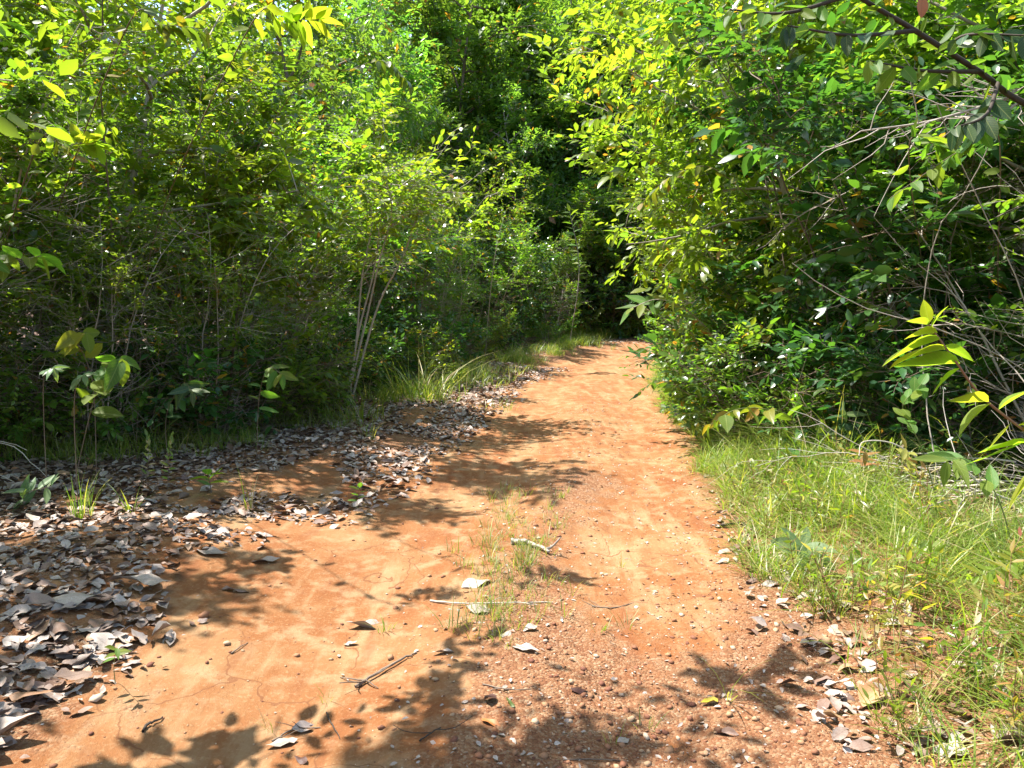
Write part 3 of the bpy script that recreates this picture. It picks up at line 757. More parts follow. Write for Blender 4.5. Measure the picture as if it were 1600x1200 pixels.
for i, (x, y, lab) in enumerate([(3.75, 6.5, 'low glossy bush behind the heap of dead brush on the right'), (3.2, 7.7, 'low small-leaved bush at the back of the verge grass, right of the olive sapling'), (3.05, 9.0, 'low glossy bush at the foot of the full dark-leaved shrub on the right'),
                            (3.1, 10.8, 'low small-leaved bush below the spreading lime-leaved shrub on the right'), (3.45, 12.4, 'low glossy bush hanging over the fine grass on the right'), (3.6, 14.2, 'low small-leaved bush where the right shrubs narrow the track'),
                            (4.1, 16.4, 'low glossy bush at the inside of the bend'), (4.9, 18.6, 'low small-leaved bush touching the track inside the bend'), (5.8, 21.3, 'low glossy bush before the corner where the track disappears'), (6.9, 23.8, 'farthest low bush at the right of the bend'), (3.25, 7.0, 'glossy low bush bending over the grass behind the young plant with yellow-orange tips'), (2.85, 8.3, 'small-leaved low bush overhanging the grass just behind the olive sapling'), (2.8, 9.7, 'glossy low bush close to the track edge beyond the olive sapling')]):
    place_shrub(('lowglossy', 'lowbush')[i % 2], x, y, lab, 'low bushes under the right thicket', 0.85 + 0.1 * (i % 3), name='low_bush', cat='bush')

# ------------------------------------------------------------------ grass
def blades(P, az, L, lean, bend, width, mat, name='grass', segs=4):
    n = len(P)
    t = np.linspace(0, 1, segs + 1)[None]
    hor = (lean[:, None] * t + bend[:, None] * t * t) * L[:, None]
    ver = (t - 0.45 * bend[:, None] * t ** 2.2) * L[:, None] * np.sqrt(np.maximum(1 - np.minimum(lean, 0.9)[:, None] ** 2, 0.2))
    dx, dy = np.cos(az)[:, None], np.sin(az)[:, None]
    C = np.stack([P[:, 0:1] + hor * dx, P[:, 1:2] + hor * dy, P[:, 2:3] + ver], -1)
    w = width[:, None] * (1 - t ** 1.6) * (0.55 + 0.45 * np.minimum(1, t * 3)) * 0.5
    tw = rng.uniform(-0.6, 0.6, n)[:, None]
    sx, sy = np.cos(az[:, None] + np.pi / 2 + tw), np.sin(az[:, None] + np.pi / 2 + tw)
    off = np.stack([w * sx, w * sy, np.zeros_like(w)], -1)
    Lf, Rt = C - off, C + off
    V = np.concatenate([Lf[:, :-1], Rt[:, :-1], C[:, -1:]], 1)
    k = 2 * segs + 1
    f4 = np.array([(i, segs + i, segs + i + 1, i + 1) for i in range(segs - 1)]); f3 = np.array([(segs - 1, 2 * segs - 1, 2 * segs)])
    o = (np.arange(n) * k)[:, None, None]
    return np_mesh(name, V.reshape(-1, 3), [(f4[None] + o).reshape(-1, 4), (f3[None] + o).reshape(-1, 3)], mat)

def tuft_blades(g, cx, cy, n, h, spread=0.05, width=0.005, lean=0.35, bend=0.5, z=None):
    a = g.uniform(0, 6.28, n); r = spread * np.sqrt(g.random(n))
    x = cx + r * np.cos(a); y = cy + r * np.sin(a)
    zz = height(x, y) - 0.01 if z is None else np.full(n, z)
    return (np.stack([x, y, zz], 1), a + g.normal(0, 0.7, n), h * g.uniform(0.5, 1.15, n), lean * g.uniform(0.1, 1.4, n), bend * g.uniform(0.2, 1.4, n), width * g.uniform(0.6, 1.3, n))
def cat_blades(parts): return [np.concatenate([p[i] for p in parts]) for i in range(6)]

# right verge: dense grass from the track's edge to the shrubs
g = np.random.default_rng(31)
parts = []
for _ in range(6500):
    y = 2.4 + 20 * g.random() ** 1.8
    cx = np.interp(y, CL[:, 1], CL[:, 0])
    lo = (1.42 if y < 7 else 1.2 if y < 11 else 1.05) + 0.18 * float(vnoise(y, 3, 0.8)); u = g.random()
    x = cx + lo + 0.05 + (2.2 if y < 8 else 1.6) * u
    if x > 2.75 and 4.85 < y < 6.2: continue
    dens = float(vnoise(x, y, 1.4)) * 0.6 + (0.62 if y > 3.8 else 0.3) + 0.9 * u
    if g.random() > dens + (0.15 if y > 5 else -0.15): continue
    hh = (0.40 if y < 8.5 else 0.46) * g.uniform(0.5, 1.5) * (0.55 + 0.65 * min(1, u * 2.2))
    if g.random() < 0.07: hh *= 1.7
    parts.append(tuft_blades(g, x, y, int(g.integers(7, 16)), hh, 0.07, 0.0078 if y < 9 else 0.009, 0.5, 0.95))
link('verge_grass', blades(*cat_blades(parts), M_GRASS)); tag(bpy.data.objects['verge_grass'], 'tall fresh green grass along the right verge', kind='stuff')
# left edge and far bank: thinner grass
parts = []
for _ in range(1500):
    y = 6.5 + 24 * g.random() ** 1.2
    cx = np.interp(y, CL[:, 1], CL[:, 0])
    e0 = np.interp(y, [6, 7.7, 11.4, 17.6, 26], [-4.5, -2.9, -2.1, -0.6, 2.2])
    x = e0 + g.normal(-0.1, 0.4) + (0.35 if y > 11 else 0)
    if float(vnoise(x, y, 1.1)) < -0.15: continue
    parts.append(tuft_blades(g, x, y, int(g.integers(6, 16)), (0.34 if y < 10 else 0.42) * g.uniform(0.5, 1.3), 0.08, 0.006 if y < 10 else 0.010, 0.4, 0.6))
for _ in range(700):
    t = g.random(); x = 0.5 + 13 * t; y = 28.6 + 3.6 * min(1, t * 2.2) + g.uniform(-0.3, 2.2)
    if side(x, y)[0] > -1.55: continue
    parts.append(tuft_blades(g, x, y, 14, 0.5 * g.uniform(0.6, 1.4), 0.14, 0.016, 0.4, 0.6))
link('edge_grass', blades(*cat_blades(parts), M_GRASS)); tag(bpy.data.objects['edge_grass'], 'thin grass along the left edge and the far bank of the track', kind='stuff')

# grass things that can be pointed at
def tuft_thing(name, px, py, label, group, n, h, spread, width, lean, bend, mat=M_GRASS, cat='grass tuft', seed=0):
    p = ground_at(px, py)
    gg = np.random.default_rng(seed + int(px * 7 + py))
    b = tuft_blades(gg, 0, 0, n, h, spread, width, lean, bend, z=-0.01)
    o = link(name, blades(*b, mat, name=name), None, p)
    return tag(o, label, cat, group)
tuft_thing('grass_clump', 655, 628, 'tall clump of long arching grass blades at the left edge of the track', None, 80, 1.1, 0.45, 0.018, 0.35, 0.8, cat='grass clump')
tuft_thing('grass_clump', 560, 655, 'bushy grass clump left of the long arching one, above pale litter', None, 70, 0.65, 0.35, 0.012, 0.35, 0.6, cat='grass clump')
tuft_thing('grass_clump', 125, 810, 'upright weedy grass clump beside the grey-green pointed seedling', None, 45, 0.36, 0.08, 0.006, 0.15, 0.3, cat='grass clump')
tuft_thing('grass_clump', 205, 800, 'small bright grass clump with broad blades in the left litter', None, 12, 0.24, 0.03, 0.011, 0.5, 0.5, cat='grass clump')
tuft_thing('grass_clump', 390, 800, 'single thin grass clump rising from the middle of the left litter', None, 10, 0.36, 0.03, 0.008, 0.2, 0.35, cat='grass clump')
tuft_thing('grass_clump', 775, 640, 'low fresh grass clump between far litter and track', None, 40, 0.22, 0.3, 0.009, 0.35, 0.5, cat='grass clump')
tuft_thing('grass_clump', 1410, 1130, 'grass clump with reddish stems leaning over gravel at the near right verge', None, 40, 0.40, 0.10, 0.004, 0.3, 0.5, cat='grass clump')
tuft_thing('grass_clump', 1290, 960, 'first tall grass clump at the corner of the right verge', None, 40, 0.42, 0.10, 0.0045, 0.25, 0.45, cat='grass clump')
tuft_thing('grass_sprig', 1137, 1092, 'lone arching grass sprig standing on the track beside the yellow leaf', None, 5, 0.30, 0.012, 0.007, 0.3, 0.85, cat='grass sprig')
gg = np.random.default_rng(5)
mid = []
for k in range(140):
    y = gg.uniform(765, 1000); x = 800 + (y - 860) * -0.12 + gg.normal(0, 38)
    mid.append((x, y))
for x, y in mid + [(935, 985), (980, 980), (600, 985), (880, 960)]:
    tuft_thing('weed_tuft', x, y, 'wispy yellowish weed on the ridge between the wheel ruts', 'thin weeds along the middle of the track', int(gg.integers(7, 15)), gg.uniform(0.07, 0.18), 0.045, 0.0055, 0.35, 0.45, M_DRYGRASS, 'weed')
for x, y, lab in [(510, 1095, 'tiny green weed left of the bark strips on the near track'), (425, 1140, 'small weed beside the shaded leaf heap at the bottom of the track'), (1008, 1140, 'green weed in the shade band in front of the track'),
                  (970, 885, 'small upright grass sprout on the right wheel rut'), (960, 1160, 'short sprout at the bottom edge of the track'), (790, 1010, 'weed sprout among the bleached leaves on the track'),
                  (1340, 1075, 'sprout among the pebbles at the right edge of the track'), (1190, 905, 'yellowish weed where gravel meets the right verge'), (1215, 880, 'fine weed beside the blue-green seedling')]:
    tuft_thing('weed_tuft', x, y, lab, None, 9, 0.12, 0.03, 0.004, 0.35, 0.4, M_DRYGRASS if 'yellow' in lab else M_GRASS, 'weed')

# herb stems standing in the verge grass
def herb_mesh(seed, h, nl, leaf, mat):
    gg = np.random.default_rng(seed); acc = []; lines = []
    for k in range(int(gg.integers(2, 5))):
        st = wander(gg, (gg.normal(0, .03), gg.normal(0, .03), -0.01), (gg.normal(0, .22), gg.normal(0, .22), 1), h * gg.uniform(.6, 1.1), 6, .08, 0)
        lines.append((st, np.linspace(.0028, .0012, 7)))
        for q in range(3):
            j = int(gg.integers(2, 6)); tw = wander(gg, st[j], (gg.normal(), gg.normal(), .8), h * .25, 3, .15); lines.append((tw, np.linspace(.0016, .001, 4))); leaf_twig(gg, tw, .02, .35, acc, .2)
        leaf_twig(gg, st, h / nl, .4, acc, .25, flat=.8)
    P, D, Nm = [np.concatenate([a[i] for a in acc]) for i in range(3)]
    return tubes_mesh('stem', lines, M_REDSTEM, 4), leaves_mesh('foliage', P, D, Nm, leaf * gg.uniform(.6, 1.3, len(P)), .3, mat, T_LANCE, g=gg)
HERB = [herb_mesh(500 + i, 0.28 + .05 * (i % 4), 14, .045 + .008 * (i % 3), (M_GRASS, M_LIME, M_PINK, M_GRASS)[i % 4]) for i in range(8)]
g = np.random.default_rng(66); k = 0
while k < 110:
    y = 2.6 + 8 * g.random() ** 1.3; x = float(np.interp(y, CL[:, 1], CL[:, 0])) + 1.5 + 1.7 * g.random()
    if x > 3.0 and 4.9 < y < 6.2 or abs(x) > .7 * y: continue
    e = empty('herb', (x, y, hz(x, y)), g.uniform(0, 6.28), g.uniform(.8, 1.35)); st, fo = HERB[k % 8]
    tag(e, 'slender reddish-stemmed herb standing in the grass of the right verge', 'herb', 'herbs in the right verge')
    link('stem', st, e); link('foliage', fo, e)['kind'] = 'stuff'
    k += 1

# ------------------------------------------------------------------ saplings, seedlings and branches with leaves that can be picked apart
def stem_obj(parent, ctrl, r0, r1, mat, name='stem', sides=6, n=7):
    ln = bend_line(ctrl, n)
    return link(name, tubes_mesh(name, [(ln, np.linspace(r0, r1, len(ln)))], mat, sides), parent), ln

def leaf_row(parent, ln, n, L, mat, kind='oval', W=0.48, t0=0.15, spread=0.9, droop=0.15, normal=(0, 0, 1), pairs=False, tip=True, curl=0.25, jit=0.18, var=0.2):
    ln = np.asarray(ln); m = len(ln) - 1
    Nv = Vector(normal)
    for i in range(n):
        t = t0 + (1 - t0) * (i + 0.5) / n
        k = t * m; k0 = min(int(k), m - 1); p = ln[k0] + (ln[k0 + 1] - ln[k0]) * (k - k0)
        d = Vector(ln[k0 + 1] - ln[k0]).normalized()
        sd = d.cross(Nv); sd = sd.normalized() if sd.length > 0.05 else d.orthogonal().normalized()
        for sgn in ((1, -1) if pairs else ((1,) if i % 2 == 0 else (-1,))):
            dd = d * (1 - spread * 0.55) + sd * sgn * spread + Vector([random.gauss(0, jit) for _ in range(3)]) - Vector((0, 0, droop))
            nn = Nv + Vector([random.gauss(0, jit * 1.5) for _ in range(3)])
            put_leaf(parent, p, dd, nn, L * random.uniform(1 - var, 1 + var), single_leaf(kind, mat, W=W, curl=curl))
    if tip:
        d = Vector(ln[-1] - ln[-2])
        put_leaf(parent, ln[-1], d - Vector((0, 0, droop * 0.5)), Nv, L * random.uniform(0.8, 1.0), single_leaf(kind, mat, W=W, curl=curl))

def plant(name, label, cat, base, group=None):
    e = empty(name, base)
    return tag(e, label, cat, group)
def rel(e, pts): return [Vector(p) - e.location for p in pts]

# 1: broad lime sapling leaning in from the right
bx, by = 2.55, 3.15
e = plant('sapling', 'leaning sapling with big sunlit lime leaves and a reddish stem on the right', 'sapling', Vector((bx, by, hz(bx, by))))
c = rel(e, [Vector((bx, by, hz(bx, by) - 0.05)), at(1745, 900, 3.15), at(1660, 730, 3.1), at(1540, 625, 3.05), at(1490, 560, 3.0), at(1450, 505, 3.0)])
_, ln = stem_obj(e, c, 0.009, 0.003, M_REDSTEM)
tow = (-0.3, 0.32, 0.8)
for (px, py, dx, dz, L) in [(1500, 568, -1.0, 0.02, 0.27), (1478, 545, -1.0, -0.1, 0.26), (1470, 530, -1.0, -0.22, 0.27), (1465, 520, -0.9, 0.0, 0.16), (1452, 508, -0.8, 0.25, 0.12), (1452, 505, -0.3, 0.8, 0.10), (1455, 512, 0.3, 0.7, 0.10), (1475, 540, 0.5, -0.2, 0.12),
                            (1500, 575, -0.8, -0.6, 0.15), (1545, 628, -0.9, 0.1, 0.2), (1548, 630, -0.8, -0.45, 0.2), (1560, 640, 0.6, 0.5, 0.18), (1580, 660, -0.5, -0.8, 0.2), (1590, 665, 0.9, 0.1, 0.22), (1600, 680, 0.5, 0.75, 0.18), (1600, 690, -0.9, -0.5, 0.25), (1640, 720, -0.7, -0.7, 0.26), (1610, 690, -0.95, -0.15, 0.22)]:
    p = at(px, py, 3.0 + max(0, (px - 1480)) * 0.0006) - e.location
    put_leaf(e, p, (dx, random.uniform(-0.25, 0.1), dz), (tow[0] + random.gauss(0, .25), tow[1] + random.gauss(0, .2), tow[2]), L, single_leaf('lance', M_BIGLIME, W=0.42, curl=0.18))

# 2: drooping olive sapling beside the grass, right
b = ground_at(1232, 742)
e = plant('sapling', 'sapling with drooping olive leaves hanging over the grass beside the track', 'sapling', b)
c = rel(e, [b, at(1240, 660, b.y), at(1200, 640, b.y - 0.1), at(1150, 640, b.y - 0.25), at(1108, 665, b.y - 0.35)])
_, ln = stem_obj(e, c, 0.006, 0.0025, M_GREENSTEM)
leaf_row(e, ln, 17, 0.19, M_BIGOLIVE, 'lance', 0.45, t0=0.25, spread=0.8, droop=0.4, normal=(-0.2, 0.2, 0.8), curl=0.3, jit=0.32, var=0.35)

# 3: pale broad-leaved branch poking out at the bend, right
b = Vector((3.1, 10.4, hz(3.1, 10.4)))
e = plant('sapling', 'slim sapling with pale broad leaves poking over the track before the bend', 'sapling', b)
c = rel(e, [b, at(1140, 560, 10.3), at(1080, 490, 10.1), at(1030, 468, 9.9), at(985, 482, 9.8)])
_, ln = stem_obj(e, c, 0.012, 0.004, M_GREYBARK)
leaf_row(e, ln, 16, 0.28, M_BIG, 'lance', 0.38, t0=0.35, spread=0.8, droop=0.15, normal=(-0.3, -0.3, 0.8))

# 4-7: seedlings at the left edge
def x_left(px): return px < 500
def px_big(L, Y): return L > 0.15 and Y > 4.5
def seedling(name, label, bpx, bpy, top, Y, n, L, mat, kind='oval', W=0.5, r=0.0035, t0=0.4, group=None, **kw):
    b = ground_at(bpx, bpy); b.y = Y; b.x = at(bpx, bpy, Y).x; b.z = hz(b.x, b.y)
    e = plant(name, label, 'seedling', b, group)
    if px_big(L, Y): L *= 0.82; n = int(n * 1.5); t0 = t0 * 0.6; kw.setdefault('jit', 0.34); kw.setdefault('var', 0.4)
    pts = [b] + [at(px, py, Y - 0.1 * i) for i, (px, py) in enumerate(top)]
    _, ln = stem_obj(e, rel(e, pts), r, r * 0.4, M_BARK if Y > 4.5 and x_left(bpx) else M_GREENSTEM)
    leaf_row(e, ln, n, L, mat, kind, W, t0=t0, **kw)
    return e
seedling('seedling', 'broad-leaved seedling with big bright hanging leaves in the left thicket', 110, 735, [(140, 650), (165, 575), (190, 560)], 5.6, 9, 0.24, M_BIG, 'oval', 0.52, t0=0.55, droop=0.4, normal=(0.25, -0.35, 0.85))
seedling('seedling', 'seedling with two rounded light leaves just above the big-leaved one', 150, 735, [(145, 600), (120, 530), (135, 520)], 5.9, 5, 0.19, M_BIGLIME, 'oval', 0.55, t0=0.75, droop=0.25, normal=(0.25, -0.35, 0.85))
seedling('seedling', 'young plant with whitish-green leaf rosettes at the left border', 70, 720, [(68, 640), (70, 585), (85, 575)], 5.4, 8, 0.10, M_BLUEGREEN, 'lance', 0.42, t0=0.75, normal=(0.1, -0.4, 0.9))
seedling('seedling', 'young plant with a second whitish-green rosette right of the first', 118, 725, [(116, 650), (120, 600), (132, 585)], 5.3, 8, 0.10, M_BLUEGREEN, 'lance', 0.42, t0=0.78, normal=(0.1, -0.4, 0.9))
seedling('seedling', 'grey-green seedling with pointed leaflets spread like a hand over the left litter', 30, 815, [(34, 790), (42, 770), (80, 760)], 5.3, 5, 0.17, M_BLUEGREEN, 'lance', 0.30, t0=0.4, pairs=True, spread=0.85, droop=-0.1, normal=(0.1, -0.55, 0.8))
seedling('seedling', 'sapling with grey-green drooping leaves before the middle of the left thicket', 400, 700, [(405, 620), (420, 575), (440, 585)], 7.0, 10, 0.20, M_BIG, 'lance', 0.36, t0=0.4, droop=0.4, normal=(0.2, -0.4, 0.85))
seedling('seedling', 'dark-leaved sapling low in the left thicket over black shade', 262, 720, [(260, 650), (285, 600), (300, 610)], 6.6, 11, 0.22, M_DARKBIG, 'lance', 0.34, t0=0.35, droop=0.45, normal=(0.2, -0.4, 0.85))
seedling('seedling', 'little round-leaved plant at the upper rim of the left litter', 330, 765, [(328, 755), (325, 742)], ground_at(330, 770).y, 6, 0.13, M_BIG, 'oval', 0.5, t0=0.3, droop=0.0)
seedling('seedling', 'tiny green seedling sprouting from the near left litter', 180, 1068, [(178, 1040), (182, 1012)], ground_at(180, 1068).y, 5, 0.06, M_BIG, 'lance', 0.4, r=0.002, t0=0.7, droop=0.05)
seedling('seedling', 'tiny paired-leaf seedling at the edge of the litter and the track', 560, 800, [(558, 785), (562, 762)], ground_at(560, 800).y, 5, 0.08, M_BIG, 'oval', 0.55, r=0.002, t0=0.5, droop=0.0)
seedling('seedling', 'tall weed with narrow leaves in front of the dark hollow in the left thicket', 262, 770, [(264, 720), (268, 680)], 5.9, 16, 0.07, M_GRASS, 'lance', 0.3, r=0.0025, t0=0.1, normal=(0.1, -0.5, 0.8))
seedling('seedling', 'narrow-leaved weed spike left of the round-leaved plant', 228, 765, [(232, 715), (230, 680)], 6.0, 16, 0.065, M_GRASS, 'lance', 0.3, r=0.0025, t0=0.1, normal=(0.1, -0.5, 0.8))
seedling('seedling', 'blue-green seedling with four spread leaves at the corner of the right verge', 1262, 885, [(1258, 865), (1255, 850)], ground_at(1262, 885).y, 6, 0.17, M_BLUEGREEN, 'oval', 0.42, r=0.003, t0=0.5, normal=(-0.25, -0.6, 0.75), spread=0.95)
seedling('seedling', 'seedling with a feather-shaped bright green frond at the right border', 1650, 945, [(1640, 880), (1600, 872), (1530, 900)], 3.5, 12, 0.085, M_BIGLIME, 'lance', 0.26, r=0.003, t0=0.45, pairs=True, spread=0.8, droop=0.05, normal=(-0.1, -0.6, 0.8))
seedling('seedling', 'young plant with yellow-orange tips in the grass right of the olive sapling', 1340, 790, [(1345, 740), (1352, 705)], ground_at(1340, 790).y, 9, 0.12, M_PINK, 'lance', 0.38, r=0.003, t0=0.5, normal=(-0.1, -0.4, 0.9))
seedling('seedling', 'young plant with pinkish leaf tips before the heap of dead brush', 1440, 800, [(1425, 740), (1415, 700)], ground_at(1440, 800).y, 9, 0.11, M_PINK, 'lance', 0.36, r=0.003, t0=0.5, normal=(-0.1, -0.4, 0.9))
seedling('seedling', 'round-leaved young plant between the lime sapling and the dark shrub', 1480, 800, [(1440, 700), (1410, 640), (1440, 600)], 4.9, 14, 0.11, M_BIG, 'oval', 0.55, r=0.004, t0=0.4, normal=(-0.2, -0.4, 0.85))
seedling('seedling', 'seedling with long speckled leaves below the lime sapling at the right border', 1600, 860, [(1560, 780), (1510, 720), (1480, 720)], 4.0, 9, 0.16, M_BIG, 'lance', 0.34, r=0.004, t0=0.35, normal=(-0.2, -0.5, 0.8), droop=0.3)
seedling('seedling', 'dark plant with palm-like drooping leaves in the shade under the right shrubs', 1320, 745, [(1315, 680), (1320, 640)], 6.6, 12, 0.22, M_DARKBIG, 'lance', 0.3, r=0.005, t0=0.6, normal=(-0.1, -0.4, 0.9), droop=0.35)

# glowing leaf sprays of the left thicket
def spray(label, pts, Y, n, L, mat, kind, W, origin, group=None, **kw):
    """a leafy shoot growing from inside the thicket, rooted in the ground behind it"""
    b = Vector((origin[0], origin[1], hz(*origin)))
    e = plant('leafy_shoot', label, 'shoot', b, group)
    P = [b] + [at(px, py, Y) for px, py in pts]
    P.insert(1, Vector((b.x * 0.9 + P[1].x * 0.1, b.y + 0.1, b.z + (P[1].z - b.z) * 0.62)))
    _, ln = stem_obj(e, rel(e, P), 0.006, 0.002, M_BARK, n=9)
    kw['normal'] = (kw.get('normal', (0, 0, 1))[0], 0.3, 0.8); L *= 0.85; kw['jit'] = 0.3
    leaf_row(e, ln, n, L, mat, kind, W, **kw)
    leaf_row(e, ln[: int(len(ln) * 0.82)], 22, L * 0.75, mat, kind, W, t0=0.42, spread=0.9, droop=0.25, normal=(0, -0.3, 0.9), jit=0.45, tip=False)
spray('shoot with a row of rounded bright green leaflets in the upper left thicket', [(55, 235), (100, 228), (150, 222)], 5.0, 9, 0.16, M_BIGLIME, 'obovate', 0.5, (-4.9, 7.0), t0=0.82, pairs=True, spread=0.85, droop=-0.1, normal=(0.1, -0.7, 0.7))
spray('shoot with whitish shining oval leaves at the left border of the view', [(-40, 420), (10, 408), (65, 400)], 4.3, 6, 0.17, M_BIG, 'oval', 0.52, (-4.3, 5.9), t0=0.84, droop=0.15, normal=(0.1, -0.5, 0.85))
spray('branch with yellow-orange hanging leaves in front of the dark forest top', [(470, 125), (540, 110), (600, 95), (640, 130)], 8.3, 18, 0.15, M_BIGOLIVE, 'oval', 0.52, (-3.6, 9.4), t0=0.76, droop=0.7, normal=(0.2, -0.5, 0.6))
spray('branch with long lime leaves along the top of the left thicket', [(380, 60), (440, 35), (500, 30)], 5.0, 14, 0.19, M_BIGLIME, 'lance', 0.4, (-3.6, 7.3), t0=0.76, spread=0.85, droop=0.1, normal=(0.2, -0.5, 0.7))
spray('branch with orange and lime leaves near the top left corner', [(190, 60), (250, 40), (320, 45)], 4.8, 16, 0.15, M_BIGOLIVE, 'oval', 0.48, (-4.4, 7.0), t0=0.76, droop=0.25, normal=(0.2, -0.4, 0.8))

# sprays of the right thicket
spray('branch with sunlit yellow-green leaves reaching farthest left over the track', [(1120, 110), (1010, 95), (930, 85)], 8.8, 26, 0.19, M_BIGLIME, 'lance', 0.4, (3.9, 10.4), t0=0.62, droop=0.25, normal=(-0.3, -0.4, 0.8))
spray('branch with whitish drooping leaves below the lime branches over the track', [(1110, 190), (1010, 170), (915, 190)], 8.8, 26, 0.19, M_BIGOLIVE, 'lance', 0.38, (4.0, 10.2), t0=0.62, droop=0.4, normal=(-0.3, -0.4, 0.8))
spray('branch with olive and orange leaves hanging right of the forest gap', [(1140, 280), (1060, 270), (1000, 320)], 8.4, 22, 0.18, M_BIGOLIVE, 'oval', 0.46, (4.0, 9.8), t0=0.62, droop=0.6, normal=(-0.3, -0.4, 0.8))
spray('thin branch with a few pale leaves at mid height over the track', [(1120, 380), (1050, 362), (975, 372)], 8.6, 12, 0.18, M_BIG, 'oval', 0.45, (3.8, 10.0), t0=0.6, droop=0.15, normal=(-0.3, -0.4, 0.8))
spray('branch of glossy leaves with a drooping tip in the middle of the right thicket', [(1420, 240), (1460, 225), (1490, 230)], 5.2, 10, 0.17, M_BIG, 'oval', 0.46, (3.9, 7.0), t0=0.66, droop=0.4, normal=(-0.2, -0.5, 0.8))
spray('branch with shining oval leaves hanging under the pale bare branches on the right', [(1560, 210), (1500, 235), (1390, 310)], 5.0, 12, 0.16, M_BIG, 'oval', 0.48, (4.3, 6.6), t0=0.62, droop=0.6, normal=(-0.2, -0.5, 0.8))

# the slender pale-stemmed tree, left
bx, by = -2.25, 10.9
e = plant('slender_tree', 'slender tree with several pale grey stems and a lime crown in the left thicket', 'tree', Vector((bx, by, hz(bx, by))))
g = np.random.default_rng(77)
acc = []; tops = []
for ctrl in ([(548, 610), (560, 520), (585, 420), (600, 320), (640, 280)], [(546, 612), (572, 500), (592, 410), (612, 330), (600, 270)],
             [(545, 612), (556, 540), (566, 430), (582, 340), (560, 290)], [(553, 612), (590, 480), (630, 400), (660, 320), (695, 300)]):
    pts = rel(e, [Vector((bx + g.uniform(-.08, .08), by, hz(bx, by) - 0.05))] + [at(px, py, by - 0.12 * i) for i, (px, py) in enumerate(ctrl)])
    _, ln = stem_obj(e, pts, 0.021, 0.007, M_DEADWOOD)
    lines = []
    for k in range(16):
        j = int(g.integers(len(ln) * 0.55, len(ln)))
        br = wander(g, ln[j], (g.normal(0.25, 0.7), g.normal(-0.15, 0.7), g.uniform(-0.1, 0.5)), g.uniform(0.4, 0.95), 5, 0.15, -0.01)
        lines.append((br, np.linspace(0.006, 0.002, 6)))
        for q in range(4):
            i2 = int(g.integers(1, 6)); tw = wander(g, br[i2], nrm(br[i2] - br[i2 - 1]) + g.normal(0, 0.5, 3) * np.array([1, 1, .5]), g.uniform(0.2, 0.4), 3, 0.15, 0)
            lines.append((tw, np.linspace(0.003, 0.0015, 4))); leaf_twig(g, tw, 0.055, 0.2, acc, 0.1)
    link('branch', tubes_mesh('branch', lines, M_GREYBARK, 4), e)
P = np.concatenate([a[0] for a in acc]); D = np.concatenate([a[1] for a in acc]); Nm = np.concatenate([a[2] for a in acc])
sel = set(g.choice(len(P), 220, replace=False).tolist())
rest = np.array([i for i in range(len(P)) if i not in sel])
f = link('crown', leaves_mesh('crown', P[rest], D[rest], Nm[rest], 0.10 * g.uniform(.7, 1.2, len(rest)), 0.55, M_LIME, T_OBO, g=g), e); f['kind'] = 'stuff'
for i in sel: put_leaf(e, P[i], D[i], Nm[i], 0.12 * random.uniform(.8, 1.2), single_leaf('obovate', M_BIGLIME, W=0.55))

# thin pale saplings before the dark forest
def thin_sapling(label, ctrl, Y, r, mat=M_GREYBARK, n=16, L=0.14):
    b = at(*ctrl[0], Y); b.z = hz(b.x, b.y)
    e = plant('thin_sapling', label, 'sapling', b)
    _, ln = stem_obj(e, rel(e, [b] + [at(px, py, Y - 0.1 * i) for i, (px, py) in enumerate(ctrl[1:])]), r, r * 0.35, mat)
    leaf_row(e, ln, n, L, M_BIG, 'lance', 0.4, t0=0.45, droop=0.15, normal=(-0.2, -0.3, 0.9))
thin_sapling('thin sapling with a straight pale stem before the dark forest wall', [(758, 530), (765, 470), (775, 390), (790, 330)], 19.5, 0.016)
thin_sapling('thin sapling with a dark stem right of the slender pale tree', [(650, 560), (660, 460), (672, 380)], 15.5, 0.014, M_BARK)
thin_sapling('thin pair-leaved sapling standing left of the far bend', [(890, 505), (905, 420), (890, 330)], 26.0, 0.02, M_GREYBARK, 22, 0.3)
thin_sapling('leaning dark stem in the middle of the left thicket', [(350, 610), (372, 480), (405, 380)], 8.0, 0.014, M_DARKBARK, 8, 0.1)

# big limb at the top right corner, with dark hanging leaves
bx, by = 6.0, 5.3
e = plant('leaning_tree', 'dark-limbed tree leaning in at the top right corner with large hanging leaves', 'tree', Vector((bx, by, hz(bx, by))))
trunk, ln = stem_obj(e, rel(e, [Vector((bx, by, hz(bx, by) - 0.1)), Vector((5.6, 5.3, 1.2)), Vector((4.6, 5.3, 2.5)), at(1620, 170, 5.2), at(1530, 112, 5.1), at(1430, 48, 5.0), at(1335, -10, 4.9), at(1250, -80, 4.8)]), 0.027, 0.011, M_DARKBARK, 'trunk', 8)
leaf_row(e, ln[int(len(ln) * .42):], 30, 0.14, M_BIG, 'oval', 0.46, t0=0.05, spread=0.9, droop=0.35, normal=(-0.3, 0.2, 0.8), jit=0.55, var=0.35)
for ctrl in ([at(1530, 112, 5.1), at(1440, 110, 4.9), at(1360, 95, 4.7)], [at(1480, 80, 5.05), at(1510, 55, 4.8), at(1600, 55, 4.6)], [at(1430, 48, 5.0), at(1330, 55, 4.8), at(1230, 40, 4.7)],
             [at(1335, -10, 4.9), at(1230, 20, 4.8), at(1140, 15, 4.8)], [at(1560, 130, 5.1), at(1540, 180, 4.8), at(1490, 200, 4.6)]):
    _, l2 = stem_obj(e, rel(e, ctrl), 0.016, 0.004, M_DARKBARK, 'branch')
    leaf_row(e, l2, 12, 0.15, random.choice((M_DARKBIG, M_BIG)), 'oval', 0.46, t0=0.15, spread=0.7, droop=0.8, normal=(-0.3, -0.4, 0.7), jit=0.5)
